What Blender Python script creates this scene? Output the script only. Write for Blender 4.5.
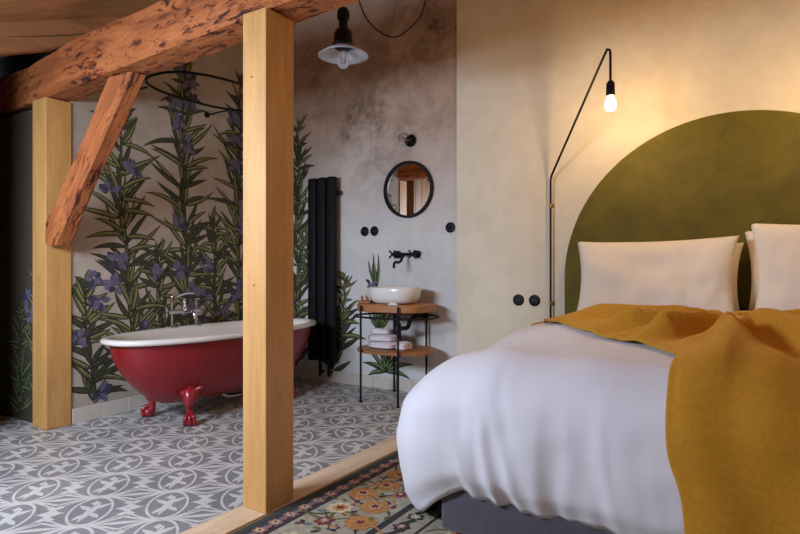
import bpy, bmesh, math, random
from mathutils import Vector, Matrix, noise

for o in list(bpy.data.objects):
    bpy.data.objects.remove(o)
PI = math.pi
SC = bpy.context.scene
COL = SC.collection

# ------------------------------------------------------------------ camera
YAW = math.radians(32.1)
cam_d = bpy.data.cameras.new('camera')
cam_d.sensor_width = 36.0
cam_d.lens = 36.0 * 590 / 800
cam = bpy.data.objects.new('camera', cam_d)
cam.location = (0, 0, 1.04)
cam.rotation_euler = (PI / 2, 0, YAW)
COL.objects.link(cam)
SC.camera = cam

# ------------------------------------------------------------------ world, exposure, daylight
W = bpy.data.worlds.new('world')
SC.world = W
W.use_nodes = True
W.node_tree.nodes['Background'].inputs[0].default_value = (0.55, 0.68, 0.9, 1)
W.node_tree.nodes['Background'].inputs[1].default_value = 0.6
SC.view_settings.view_transform = 'Standard'
SC.view_settings.look = 'None'
SC.view_settings.gamma = 1
SC.view_settings.exposure = 0.34
SC.view_settings.use_curve_mapping = False


def area(name, loc, target, sx, sy, power, color):
    d = bpy.data.lights.new(name, 'AREA')
    d.shape = 'RECTANGLE'
    d.size, d.size_y, d.energy, d.color = sx, sy, power, color
    o = bpy.data.objects.new(name, d)
    o.location = loc
    o.rotation_euler = (Vector(target) - Vector(loc)).to_track_quat('-Z', 'Y').to_euler()
    COL.objects.link(o)
    return o


# daylight through the roof window (left, above the tiled floor)
area('skylight_daylight', (-2.7, -0.15, 1.71), (-2.6, 4.2, 0.75), 1.2, 0.45, 88, (0.68, 0.81, 1.0))
# added cool fill light for the bed, from an unseen spot behind the camera
area('rear_fill_light', (-0.3, -1.9, 1.35), (-0.5, 3.0, 0.7), 1.3, 0.8, 40, (0.66, 0.78, 1.0))

# ------------------------------------------------------------------ mesh helpers


def link(name, bm, m, parent=None, smooth=False, loc=None):
    me = bpy.data.meshes.new(name)
    bmesh.ops.recalc_face_normals(bm, faces=bm.faces)
    bm.to_mesh(me)
    bm.free()
    ms = m if isinstance(m, (list, tuple)) else [m]
    for x in ms:
        me.materials.append(x)
    if smooth:
        for p in me.polygons:
            p.use_smooth = True
        if smooth != 'all':
            try:
                me.set_sharp_from_angle(angle=math.radians(40))
            except Exception:
                pass
    o = bpy.data.objects.new(name, me)
    COL.objects.link(o)
    if parent is not None:
        o.parent = parent
    if loc is not None:
        o.location = loc
    return o


def tag(o, label, cat, group=None, kind=None):
    o['label'] = label
    o['category'] = cat
    if group:
        o['group'] = group
    if kind:
        o['kind'] = kind
    return o


def thing(name, label, cat, loc=(0, 0, 0), rotz=0, group=None):
    o = bpy.data.objects.new(name, None)
    COL.objects.link(o)
    o.empty_display_size = 0.1
    o.location = loc
    o.rotation_euler = (0, 0, rotz)
    return tag(o, label, cat, group)


def struct(name, bm, m, smooth=False):
    o = link(name, bm, m, None, smooth)
    o['kind'] = 'structure'
    return o


def copy_tree(o, parent=None):
    c = o.copy()
    COL.objects.link(c)
    c.parent = parent
    for ch in [x for x in bpy.data.objects if x.parent == o]:
        copy_tree(ch, c)
    return c


def box(bm, x0, x1, y0, y1, z0, z1, bev=0.0, seg=2, mi=0):
    r = bmesh.ops.create_cube(bm, size=1)
    vs = r['verts']
    bmesh.ops.scale(bm, vec=(x1 - x0, y1 - y0, z1 - z0), verts=vs)
    bmesh.ops.translate(bm, vec=((x0 + x1) / 2, (y0 + y1) / 2, (z0 + z1) / 2), verts=vs)
    fs = {f for v in vs for f in v.link_faces}
    for f in fs:
        f.material_index = mi
    if bev > 0:
        es = list({e for v in vs for e in v.link_edges})
        bmesh.ops.bevel(bm, geom=es, offset=bev, segments=seg, profile=0.5, affect='EDGES')


def ring_faces(bm, r0, r1, closed=True, mi=0):
    n = len(r0)
    for i in range(n if closed else n - 1):
        f = bm.faces.new((r0[i], r0[(i + 1) % n], r1[(i + 1) % n], r1[i]))
        f.material_index = mi


def lathe(bm, prof, cx=0, cy=0, cz=0, n=32, sx=1.0, sy=1.0, axis='Z', rot=None, mi=0):
    """prof: list of (radius, height). r==0 ends are closed by a point."""
    rows = []
    for r, z in prof:
        if r <= 1e-6:
            p = [Vector((0, 0, z))]
        else:
            p = [Vector((r * sx * math.cos(2 * PI * i / n), r * sy * math.sin(2 * PI * i / n), z)) for i in range(n)]
        q = []
        for v in p:
            if axis == 'Y':      # axis points to -Y (out of the back wall)
                v = Vector((v.x, -v.z, v.y))
            elif axis == 'X':
                v = Vector((v.z, v.x, v.y))
            if rot is not None:
                v = rot @ v
            q.append(bm.verts.new((v.x + cx, v.y + cy, v.z + cz)))
        rows.append(q)
    for a, b in zip(rows, rows[1:]):
        if len(a) == 1 and len(b) == 1:
            continue
        if len(a) == 1:
            for i in range(n):
                bm.faces.new((a[0], b[i], b[(i + 1) % n])).material_index = mi
        elif len(b) == 1:
            for i in range(n):
                bm.faces.new((a[i], a[(i + 1) % n], b[0])).material_index = mi
        else:
            ring_faces(bm, a, b, mi=mi)


def smooth_path(pts, n=8):
    pts = [Vector(p) for p in pts]
    out = []
    for i in range(len(pts) - 1):
        p0 = pts[max(i - 1, 0)]
        p1, p2 = pts[i], pts[i + 1]
        p3 = pts[min(i + 2, len(pts) - 1)]
        for k in range(n):
            t = k / n
            out.append(0.5 * ((2 * p1) + (-p0 + p2) * t + (2 * p0 - 5 * p1 + 4 * p2 - p3) * t * t + (-p0 + 3 * p1 - 3 * p2 + p3) * t ** 3))
    out.append(pts[-1])
    return out


def tube(bm, pts, r, n=10, closed=False, cap=True, mi=0):
    pts = [Vector(p) for p in pts]
    N = len(pts)
    rs = r if isinstance(r, (list, tuple)) else [r] * N
    rows = []
    up = None
    for i, p in enumerate(pts):
        if closed:
            t = (pts[(i + 1) % N] - pts[i - 1]).normalized()
        else:
            t = (pts[min(i + 1, N - 1)] - pts[max(i - 1, 0)]).normalized()
        if up is None:
            up = t.orthogonal().normalized()
        up = (up - t * up.dot(t))
        if up.length < 1e-5:
            up = t.orthogonal()
        up.normalize()
        s = t.cross(up)
        rows.append([bm.verts.new(p + rs[i] * (math.cos(2 * PI * k / n) * up + math.sin(2 * PI * k / n) * s)) for k in range(n)])
    for i in range(N - 1):
        ring_faces(bm, rows[i], rows[i + 1], mi=mi)
    if closed:
        ring_faces(bm, rows[-1], rows[0], mi=mi)
    elif cap:
        bm.faces.new(rows[0]).material_index = mi
        bm.faces.new(rows[-1]).material_index = mi


def prism(bm, outline, z0, z1, bev=0.0, mi=0):
    """outline: list of (x, y) extruded from z0 to z1, edges rounded by bev"""
    n = len(outline)
    cx = sum(p[0] for p in outline) / n
    cy = sum(p[1] for p in outline) / n

    def row(z, inset):
        out = []
        for x, y in outline:
            d = math.hypot(x - cx, y - cy)
            k = (d - inset) / d
            out.append(bm.verts.new((cx + (x - cx) * k, cy + (y - cy) * k, z)))
        return out
    rows = [row(z0, bev), row(z0 + bev, 0), row(z1 - bev, 0), row(z1, bev)] if bev > 0 else [row(z0, 0), row(z1, 0)]
    for a, b in zip(rows, rows[1:]):
        ring_faces(bm, a, b, mi=mi)
    bm.faces.new(rows[0]).material_index = mi
    bm.faces.new(rows[-1]).material_index = mi


def superell(ax, ay, p=2.0, n=48, cx=0, cy=0):
    out = []
    for i in range(n):
        t = 2 * PI * i / n
        c, s = math.cos(t), math.sin(t)
        out.append((cx + ax * math.copysign(abs(c) ** (2 / p), c), cy + ay * math.copysign(abs(s) ** (2 / p), s)))
    return out


def BM():
    return bmesh.new()


# ------------------------------------------------------------------ material helpers
def srgb(r, g, b):
    f = lambda c: (c / 255 / 12.92) if c / 255 <= 0.04045 else ((c / 255 + 0.055) / 1.055) ** 2.4
    return (f(r), f(g), f(b), 1)


def newmat(name):
    m = bpy.data.materials.new(name)
    m.use_nodes = True
    nt = m.node_tree
    return m, nt, nt.nodes['Principled BSDF']


def coords(nt, scale=(1, 1, 1), kind='Object'):
    tc = nt.nodes.new('ShaderNodeTexCoord')
    mp = nt.nodes.new('ShaderNodeMapping')
    mp.inputs['Scale'].default_value = scale
    nt.links.new(tc.outputs[kind], mp.inputs['Vector'])
    return mp.outputs[0]


def noise_n(nt, vec, scale, detail=4, rough=0.55, dist=0.0):
    n = nt.nodes.new('ShaderNodeTexNoise')
    n.inputs['Scale'].default_value = scale
    n.inputs['Detail'].default_value = detail
    n.inputs['Roughness'].default_value = rough
    n.inputs['Distortion'].default_value = dist
    nt.links.new(vec, n.inputs['Vector'])
    return n.outputs['Fac']


def ramp(nt, fac, stops):
    r = nt.nodes.new('ShaderNodeValToRGB')
    el = r.color_ramp.elements
    while len(el) < len(stops):
        el.new(0.5)
    for e, (p, c) in zip(el, stops):
        e.position = p
        e.color = c if len(c) == 4 else (*c, 1)
    nt.links.new(fac, r.inputs[0])
    return r.outputs[0]


def mix(nt, fac, a, b, mode='MIX'):
    n = nt.nodes.new('ShaderNodeMix')
    n.data_type = 'RGBA'
    n.blend_type = mode
    for s, v in ((n.inputs[0], fac), (n.inputs[6], a), (n.inputs[7], b)):
        if isinstance(v, (int, float)):
            s.default_value = v
        elif isinstance(v, tuple):
            s.default_value = v
        else:
            nt.links.new(v, s)
    return n.outputs[2]


def bump(nt, bsdf, h, strength=0.3, dist=0.01):
    b = nt.nodes.new('ShaderNodeBump')
    b.inputs['Strength'].default_value = strength
    b.inputs['Distance'].default_value = dist
    nt.links.new(h, b.inputs['Height'])
    nt.links.new(b.outputs[0], bsdf.inputs['Normal'])


def plain(name, c, rough=0.5, metal=0.0, var=0.0, scale=20, bstr=0.0, coat=0.0, sheen=0.0, bscale=None):
    m, nt, b = newmat(name)
    b.inputs['Roughness'].default_value = rough
    b.inputs['Metallic'].default_value = metal
    b.inputs['Coat Weight'].default_value = coat
    b.inputs['Sheen Weight'].default_value = sheen
    v = coords(nt)
    f = noise_n(nt, v, scale)
    k = max(var, 0.02)
    c0 = tuple(x * (1 - k) for x in c[:3]) + (1,)
    c1 = tuple(min(1, x * (1 + k)) for x in c[:3]) + (1,)
    nt.links.new(ramp(nt, f, [(0.3, c0), (0.7, c1)]), b.inputs['Base Color'])
    if bstr > 0:
        bump(nt, b, noise_n(nt, v, bscale or scale * 3, 3), bstr, 0.004)
    return m


def emit(name, c, s):
    m = bpy.data.materials.new(name)
    m.use_nodes = True
    nt = m.node_tree
    nt.nodes.clear()
    e = nt.nodes.new('ShaderNodeEmission')
    o = nt.nodes.new('ShaderNodeOutputMaterial')
    e.inputs[0].default_value = (*c, 1)
    e.inputs[1].default_value = s
    nt.links.new(e.outputs[0], o.inputs[0])
    return m


def wood(name, dark, mid, light, axis='Z', grain=9, rough=0.6, knots=0.0, pits=0.0, bstr=0.15):
    m, nt, b = newmat(name)
    b.inputs['Roughness'].default_value = rough
    long_, across = 0.35, 3.0
    s = {'X': (long_, across, across), 'Y': (across, long_, across), 'Z': (across, across, long_)}[axis]
    v = coords(nt, s)
    f = noise_n(nt, v, grain, 6, 0.6, 1.2)
    col = ramp(nt, f, [(0.25, dark), (0.5, mid), (0.78, light)])
    s2 = tuple(x * 6 for x in s)
    f2 = noise_n(nt, coords(nt, s2), grain, 3, 0.6)
    col = mix(nt, 0.35, col, ramp(nt, f2, [(0.3, (0.55, 0.5, 0.45, 1)), (0.7, (1, 1, 1, 1))]), 'MULTIPLY')
    h = f2
    if pits > 0:
        s3 = {'X': (2.6, 9, 9), 'Y': (9, 2.6, 9), 'Z': (9, 9, 2.6)}[axis]
        p = noise_n(nt, coords(nt, s3), 3.4, 7, 0.72, 0.6)
        p2 = noise_n(nt, coords(nt), 1.7, 2)
        ma = nt.nodes.new('ShaderNodeMath')
        ma.operation = 'MULTIPLY_ADD'
        nt.links.new(p2, ma.inputs[0])
        ma.inputs[1].default_value = 0.35
        nt.links.new(p, ma.inputs[2])
        spots = ramp(nt, ma.outputs[0], [(0.50 - pits * 0.1, (1, 1, 1, 1)), (0.56 - pits * 0.1, (0.45, 0.3, 0.22, 1)), (0.64 - pits * 0.1, (0.09, 0.05, 0.04, 1))])
        inv = ramp(nt, p, [(0.0, (0.09, 0.05, 0.04, 1)), (0.27, (0.12, 0.07, 0.05, 1)), (0.36, (1, 1, 1, 1))])
        # the darkest noise valleys become worm-eaten pits
        sp = ramp(nt, ma.outputs[0], [(0.555, (0.09, 0.045, 0.028, 1)), (0.60, (0.42, 0.27, 0.18, 1)), (0.66, (1, 1, 1, 1))])
        col = mix(nt, 1.0, col, sp, 'MULTIPLY')
        h = ma.outputs[0]
    nt.links.new(col, b.inputs['Base Color'])
    bump(nt, b, h, bstr, 0.01)
    return m


class E:
    """tiny arithmetic on shader math nodes"""
    nt = None

    def __init__(s, v):
        s.v = v

    @staticmethod
    def op(o, *a, clamp=False):
        n = E.nt.nodes.new('ShaderNodeMath')
        n.operation = o
        n.use_clamp = clamp
        for i, x in enumerate(a):
            x = x.v if isinstance(x, E) else x
            if isinstance(x, (int, float)):
                n.inputs[i].default_value = x
            else:
                E.nt.links.new(x, n.inputs[i])
        return E(n.outputs[0])

    def __add__(s, o): return E.op('ADD', s, o)
    def __radd__(s, o): return E.op('ADD', s, o)
    def __sub__(s, o): return E.op('SUBTRACT', s, o)
    def __rsub__(s, o): return E.op('SUBTRACT', o, s)
    def __mul__(s, o): return E.op('MULTIPLY', s, o)
    def __rmul__(s, o): return E.op('MULTIPLY', s, o)
    def __truediv__(s, o): return E.op('DIVIDE', s, o)
    def __abs__(s): return E.op('ABSOLUTE', s)
    def lt(s, o): return E.op('LESS_THAN', s, o)
    def max(s, o): return E.op('MAXIMUM', s, o)
    def min(s, o): return E.op('MINIMUM', s, o)
    def sqrt(s): return E.op('SQRT', s)
    def cos(s): return E.op('COSINE', s)
    def fract(s): return E.op('FRACT', s)
    def pw(s, p): return E.op('POWER', s, p)


def tile_mat():
    m, nt, b = newmat('cement_tiles')
    E.nt = nt
    v = coords(nt)
    sep = nt.nodes.new('ShaderNodeSeparateXYZ')
    nt.links.new(v, sep.inputs[0])
    X, Y = E(sep.outputs[0]), E(sep.outputs[1])
    p = 0.31
    k = 1 / (p * math.sqrt(2))
    u = (Y - X) * k
    w = (Y + X) * k
    # centre of one oval: (-2.895, 1.43)
    u0, w0 = (1.43 + 2.895) * k, (1.43 - 2.895) * k
    a = (u - u0 + 0.5).fract() - 0.5
    c = (w - w0 + 0.5).fract() - 0.5
    aa, ac = abs(a), abs(c)
    # oval outline
    el = ((a / 0.5) * (a / 0.5) + (c / 0.28) * (c / 0.28)).sqrt()
    inside = el.lt(0.93)
    pat = abs(el - 0.945).lt(0.062)

    def ell(cx, cc, rx, rc):
        return (((a - cx) / rx) * ((a - cx) / rx) + ((ac - cc) / rc) * ((ac - cc) / rc)).lt(1.0)

    def dia(cx, cc, rx, rc, pw_=1.0):
        return ((abs(a - cx) / rx).pw(pw_) + (abs(ac - cc) / rc).pw(pw_)).lt(1.0)
    # leaf spray inside the oval
    def rot(cx, cc, rx, rc, an):
        p_ = (a - cx) * math.cos(an) + (c - cc) * math.sin(an)
        q_ = (c - cc) * math.cos(an) - (a - cx) * math.sin(an)
        return (abs(p_ / rx).pw(1.4) + abs(q_ / rc).pw(1.2)).lt(1.0)
    pat = pat.max(rot(-0.04, 0.0, 0.33, 0.060, 0.22)).max(rot(0.12, 0.095, 0.17, 0.050, 0.9)).max(rot(0.10, -0.075, 0.17, 0.048, -0.75))
    pat = pat.max(rot(-0.16, 0.085, 0.13, 0.045, 2.5)).max(rot(-0.18, -0.085, 0.14, 0.045, 0.6)).max(dia(0.27, 0.0, 0.10, 0.08, 0.7))
    # sweeping lines between the ovals, fanning out of the points where they touch
    a2 = 0.5 - aa
    c2 = 0.5 - ac
    ww = 1.0 - (c * PI).cos()
    l1 = abs(a2 - 0.20 * ww).lt(0.028)
    l1b = abs(a2 - 0.34 * ww).lt(0.022)
    l1 = l1.max(l1b) * (1.0 - el.lt(1.0))
    l2 = (a2 / 0.045 + (c2 / 0.36).pw(1.5)).lt(1.0)
    star = (aa.pw(0.7) + c2.pw(0.7)).lt(0.32)
    s2a = abs(aa - 0.20)
    star2 = (s2a.pw(0.8) + abs(c2 - 0.05).pw(0.8)).lt(0.13)
    l4 = (aa / 0.030 + abs(c2 - 0.12) / 0.07).lt(1.0)
    l5 = (abs(aa - 0.12) / 0.06 + abs(c2 - 0.02) / 0.018).lt(1.0)
    pat = pat.max(l1).max(l2).max(star).max(star2).max(l4).max(l5)
    # tile joints every 20 cm
    t = 0.2192
    jx = abs((X / t).fract() - 0.5)
    jy = abs((Y / t).fract() - 0.5)
    joint = (0.494 - jx).lt(0.0).max((0.494 - jy).lt(0.0))
    n1 = noise_n(nt, v, 3.0, 4)
    n2 = noise_n(nt, v, 40.0, 3)
    grey = ramp(nt, n1, [(0.3, srgb(128, 128, 131)), (0.7, srgb(150, 149, 149))])
    white = ramp(nt, n1, [(0.3, srgb(204, 201, 196)), (0.7, srgb(224, 220, 214))])
    fac = E.op('MULTIPLY', pat, 0.88)
    col = mix(nt, fac.v, grey, white)
    col = mix(nt, 0.18, col, ramp(nt, n2, [(0.3, (0.5, 0.5, 0.5, 1)), (0.7, (1, 1, 1, 1))]), 'MULTIPLY')
    col = mix(nt, (joint * 0.45).v, col, srgb(95, 93, 92))
    nt.links.new(col, b.inputs['Base Color'])
    b.inputs['Roughness'].default_value = 0.42
    bump(nt, b, n2, 0.05, 0.002)
    return m


def plaster_mat(name, lo, hi, blotch, amount=0.5, stains=False):
    m, nt, b = newmat(name)
    b.inputs['Roughness'].default_value = 0.92
    v = coords(nt)
    n1 = noise_n(nt, v, 1.3, 6, 0.6, 0.3)
    n2 = noise_n(nt, v, 9, 7, 0.7)
    col = ramp(nt, n1, [(0.35, lo), (0.65, hi)])
    col = mix(nt, amount, col, ramp(nt, n2, [(0.3, blotch), (0.62, (1, 1, 1, 1))]), 'MULTIPLY')
    if stains:
        # printed weathered patches on the upper wallpaper
        E.nt = nt
        sep = nt.nodes.new('ShaderNodeSeparateXYZ')
        nt.links.new(v, sep.inputs[0])
        X, Y, Z = E(sep.outputs[0]), E(sep.outputs[1]), E(sep.outputs[2])
        nn = E(noise_n(nt, v, 3.2, 8, 0.72, 0.4))
        nf = E(noise_n(nt, v, 14, 6, 0.75, 0.2))

        def blob(cx, cz, rx, rz, s):
            d = (((X - cx) / rx) * ((X - cx) / rx) + ((Z - cz) / rz) * ((Z - cz) / rz)).sqrt()
            return E.op('MULTIPLY', E.op('SUBTRACT', 1.15, d, clamp=True), s)
        tot = blob(-2.95, 2.28, 0.55, 0.62, 1.5).max(blob(-2.5, 2.95, 0.75, 0.75, 1.2)).max(blob(-3.45, 2.75, 0.5, 0.5, 0.9)).max(blob(-2.3, 2.5, 0.35, 0.8, 0.7))
        st = E.op('MULTIPLY', tot, E.op('MULTIPLY_ADD', nn, 3.6, -1.45, clamp=True))
        st = st * E.op('MULTIPLY_ADD', nf, 2.2, -0.25, clamp=True)
        st = E.op('MULTIPLY', st, 0.85, clamp=True)
        top = E.op('MULTIPLY_ADD', Z, 0.9, -1.15 + 0.0, clamp=True)      # base colour blends from pale to brown with height
        top = E.op('MULTIPLY', top + (nn - 0.5) * 0.5, 0.9, clamp=True)
        col = mix(nt, top.v, col, srgb(184, 154, 130))
        col = mix(nt, st.v, col, srgb(70, 56, 46))
    nt.links.new(col, b.inputs['Base Color'])
    bump(nt, b, n2, 0.12, 0.004)
    return m


M = {}
M['pine'] = wood('new_pine', srgb(192, 140, 78), srgb(208, 156, 90), srgb(216, 166, 100), 'Z', 2.2, 0.55, bstr=0.03)
M['pine_sill'] = wood('pale_pine', srgb(214, 182, 146), srgb(230, 202, 168), srgb(238, 214, 184), 'Y', 2.2, 0.5, bstr=0.05)
M['old'] = wood('old_timber', srgb(118, 62, 30), srgb(180, 102, 52), srgb(208, 134, 76), 'X', 3.0, 0.75, pits=0.6, bstr=0.9)
M['rafter'] = wood('rafter_timber', srgb(142, 96, 60), srgb(176, 124, 80), srgb(196, 144, 98), 'Y', 2.0, 0.7, bstr=0.2)
M['boards'] = wood('ceiling_boards', srgb(172, 124, 82), srgb(200, 152, 104), srgb(216, 172, 124), 'Y', 2.0, 0.7, bstr=0.15)
M['crack'] = plain('dark_split', srgb(40, 24, 14), 0.9)
M['tiles'] = tile_mat()
M['mural_ground'] = plaster_mat('mural_ground', srgb(166, 152, 138), srgb(186, 172, 158), (0.72, 0.68, 0.64, 1), 0.5)
M['sink_wall'] = plaster_mat('weathered_wallpaper', srgb(206, 205, 204), srgb(220, 218, 214), (0.8, 0.79, 0.77, 1), 0.5, True)
M['bed_wall'] = plaster_mat('lime_plaster', srgb(218, 208, 186), srgb(232, 222, 200), (0.84, 0.82, 0.78, 1), 0.45)
M['shaded_wall'] = plaster_mat('recess_shade_plaster', srgb(62, 52, 42), srgb(74, 62, 50), (0.7, 0.7, 0.7, 1), 0.5)  # plaster colour darkened to carry the shade of the recess
M['skirt'] = plain('white_skirting_tile', srgb(206, 196, 182), 0.35, var=0.05, scale=3)
M['grout'] = plain('grout', srgb(150, 142, 132), 0.9)
M['panel'] = wood('panelling_boards', srgb(120, 84, 50), srgb(158, 116, 72), srgb(178, 136, 90), 'Z', 2.0, 0.6)
M['oak'] = wood('bedroom_boards', srgb(120, 86, 56), srgb(150, 112, 76), srgb(170, 132, 94), 'Y', 2.0, 0.5)
M['black'] = plain('matt_black_metal', (0.008, 0.008, 0.009, 1), 0.5, 0.3, 0.1)
M['rad'] = plain('black_radiator_paint', (0.007, 0.007, 0.008, 1), 0.6, 0.0, 0.1)
M['blackplast'] = plain('black_plastic', (0.006, 0.006, 0.007, 1), 0.45)
M['chrome'] = plain('chrome', (0.82, 0.82, 0.84, 1), 0.12, 1.0)
M['brass'] = plain('brass', (0.55, 0.32, 0.10, 1), 0.28, 1.0)
M['red'] = plain('oxblood_enamel', srgb(132, 16, 26), 0.42, 0.0, 0.12, 4, 0.06, coat=0.25)
M['redfoot'] = plain('red_cast_iron', srgb(140, 18, 30), 0.33, 0.0, 0.1, 14, 0.1, coat=0.4)
M['enamel'] = plain('white_enamel', srgb(226, 220, 212), 0.22, coat=0.4)
M['ceramic'] = plain('white_ceramic', srgb(226, 222, 216), 0.25, coat=0.3)
M['shelfwood'] = wood('orange_wood', srgb(138, 86, 46), srgb(172, 116, 68), srgb(188, 132, 82), 'X', 4, 0.45)
M['sheet'] = plain('white_cotton', srgb(226, 226, 234), 0.9, 0, 0.015, 3, 0.12, sheen=0.15, bscale=260)
M['pillow'] = plain('ivory_cotton', srgb(238, 228, 212), 0.9, 0, 0.015, 3, 0.1, sheen=0.1, bscale=260)
M['baseup'] = plain('grey_velour', srgb(74, 72, 82), 0.85, 0, 0.12, 30, 0.25, sheen=0.3, bscale=160)
M['matt'] = plain('white_mattress', srgb(215, 212, 210), 0.9)
M['towel'] = plain('pale_lilac_towelling', srgb(222, 212, 216), 0.95, 0, 0.03, 60, 0.5, sheen=0.3, bscale=300)
M['amber'] = plain('amber_glass', srgb(150, 92, 44), 0.2, 0, 0.1)
M['cream'] = plain('cream_soap', srgb(228, 216, 190), 0.5)

for k_ in ('black', 'rad', 'blackplast'):
    M[k_].node_tree.nodes['Principled BSDF'].inputs['Specular IOR Level'].default_value = 0.18
    M[k_].node_tree.nodes['Principled BSDF'].inputs['Metallic'].default_value = 0.0

# olive velvet
m, nt, b = newmat('olive_velvet')
v = coords(nt)
f = noise_n(nt, v, 5, 6, 0.65, 0.5)
nt.links.new(ramp(nt, f, [(0.3, srgb(80, 72, 5)), (0.7, srgb(106, 93, 9))]), b.inputs['Base Color'])
b.inputs['Roughness'].default_value = 0.75
b.inputs['Sheen Weight'].default_value = 0.35
b.inputs['Sheen Tint'].default_value = srgb(150, 130, 40)
bump(nt, b, noise_n(nt, v, 120, 2), 0.12, 0.002)
M['velvet'] = m

# mustard wool
m, nt, b = newmat('mustard_wool')
v = coords(nt)
f = noise_n(nt, v, 70, 5, 0.7)
f1 = noise_n(nt, v, 6, 4)
c = ramp(nt, f, [(0.3, srgb(184, 128, 24)), (0.7, srgb(204, 146, 36))])
c = mix(nt, 0.3, c, ramp(nt, f1, [(0.3, (0.7, 0.66, 0.6, 1)), (0.7, (1, 1, 1, 1))]), 'MULTIPLY')
nt.links.new(c, b.inputs['Base Color'])
b.inputs['Roughness'].default_value = 0.95
b.inputs['Sheen Weight'].default_value = 0.4
b.inputs['Sheen Tint'].default_value = srgb(240, 190, 90)
bump(nt, b, f, 0.25, 0.003)
M['wool'] = m

# mirror, glass
m, nt, b = newmat('mirror_glass')
b.inputs['Base Color'].default_value = (0.9, 0.9, 0.9, 1)
b.inputs['Metallic'].default_value = 1
b.inputs['Roughness'].default_value = 0.01
M['mirror'] = m
m, nt, b = newmat('clear_glass')
b.inputs['Base Color'].default_value = (1, 1, 1, 1)
b.inputs['Transmission Weight'].default_value = 1
b.inputs['Roughness'].default_value = 0.03
b.inputs['IOR'].default_value = 1.2
M['glass'] = m
m, nt, b = newmat('translucent_white_glass')
nt.links.new(ramp(nt, noise_n(nt, coords(nt), 8), [(0, srgb(214, 216, 224)), (1, srgb(226, 228, 234))]), b.inputs['Base Color'])
b.inputs['Roughness'].default_value = 0.25
b.inputs['Transmission Weight'].default_value = 0.5
M['shade'] = m
M['bulb_on'] = emit('lit_bulb', (1.0, 0.66, 0.32), 225)
M['bulb_room'] = emit('room_lamp_bulb', (1.0, 0.50, 0.20), 90)
M['filament'] = emit('dim_filament', (1.0, 0.6, 0.3), 1.2)

# ------------------------------------------------------------------ the room shell
YB = 4.2          # back wall (wash stand and bed head)
XM = -3.92        # wall with the painted plants
YP = 1.99         # timber frame line
XR, YF = 2.1, -2.1


def ceil_z(y):
    return 2.60 + 0.40 * (y - 2.0)


bm = BM()
box(bm, -5.4, -1.945, YF, YB, -0.1, 0.0)
struct('floor', bm, M['tiles'])
bm = BM()
x = -1.79
while x < XR:
    box(bm, x + 0.0015, min(x + 0.16, XR), YF, YB, -0.1, 0.0, 0.001, 1)
    x += 0.16
struct('floor_bedroom', bm, M['oak'])
bm = BM()
box(bm, -1.945, -1.79, YF, YB, -0.1, 0.006, 0.003)
struct('trim_1', bm, M['pine_sill'])

bm = BM()
box(bm, -4.9, -2.1, YB, YB + 0.15, 0, 3.7)
struct('wall_back', bm, M['sink_wall'])
bm = BM()
box(bm, -2.1, XR, YB - 0.012, YB + 0.15, 0, 3.7, 0.003)
struct('wall_back_bed', bm, M['bed_wall'])
bm = BM()
box(bm, XM - 0.15, XM, 2.152, YB, 0, 3.6)
wall_left = struct('wall_left', bm, M['mural_ground'])
# recess left of the timber frame: its shade is put into the dark wall colour
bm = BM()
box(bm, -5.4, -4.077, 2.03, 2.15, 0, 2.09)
wall_rec = struct('wall_recess', bm, M['shaded_wall'])
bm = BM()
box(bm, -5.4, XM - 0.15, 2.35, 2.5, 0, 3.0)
struct('wall_recess_upper', bm, M['shaded_wall'])
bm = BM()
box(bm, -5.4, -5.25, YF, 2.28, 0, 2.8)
struct('wall_recess_side', bm, M['shaded_wall'])
bm = BM()
y = YF
while y < 1.6:
    box(bm, -4.15, -4.02, y, min(y + 0.158, 1.62), 0, ceil_z(y) - 0.005, 0.003, 1)
    y += 0.16
struct('wall_partition', bm, M['panel'])
bm = BM()
box(bm, XR, XR + 0.15, YF, YB, 0, 3.7)
struct('wall_right', bm, M['bed_wall'])
bm = BM()
box(bm, -5.4, XR, YF - 0.15, YF, 0, 2.2)
struct('wall_front', bm, M['bed_wall'])

# skirting tiles
bm = BM()
y = 2.155
while y < YB - 0.01:
    box(bm, XM, XM + 0.012, y + 0.001, min(y + 0.2, YB) - 0.001, 0.0, 0.10, 0.002, 1)
    y += 0.2
struct('baseboard_left', bm, M['skirt'])
bm = BM()
x = XM + 0.012
while x < -2.1:
    box(bm, x + 0.001, min(x + 0.2, -2.1) - 0.001, YB - 0.012, YB, 0.0, 0.10, 0.002, 1)
    x += 0.2
struct('baseboard_back', bm, M['skirt'])

# ceiling boards follow the roof slope; opening for the roof window
bm = BM()
x = -5.4
SX0, SX1, SY0, SY1 = -3.36, -2.04, -0.55, 0.20


def slope_board(bm, x0, x1, y0, y1, t=0.03):
    vs = []
    for dz in (0, t):
        for (x, y) in ((x0, y0), (x1, y0), (x1, y1), (x0, y1)):
            vs.append(bm.verts.new((x, y, ceil_z(y) + dz)))
    for f in ((0, 1, 2, 3), (4, 5, 6, 7), (0, 1, 5, 4), (1, 2, 6, 5), (2, 3, 7, 6), (3, 0, 4, 7)):
        bm.faces.new([vs[i] for i in f])


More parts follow.
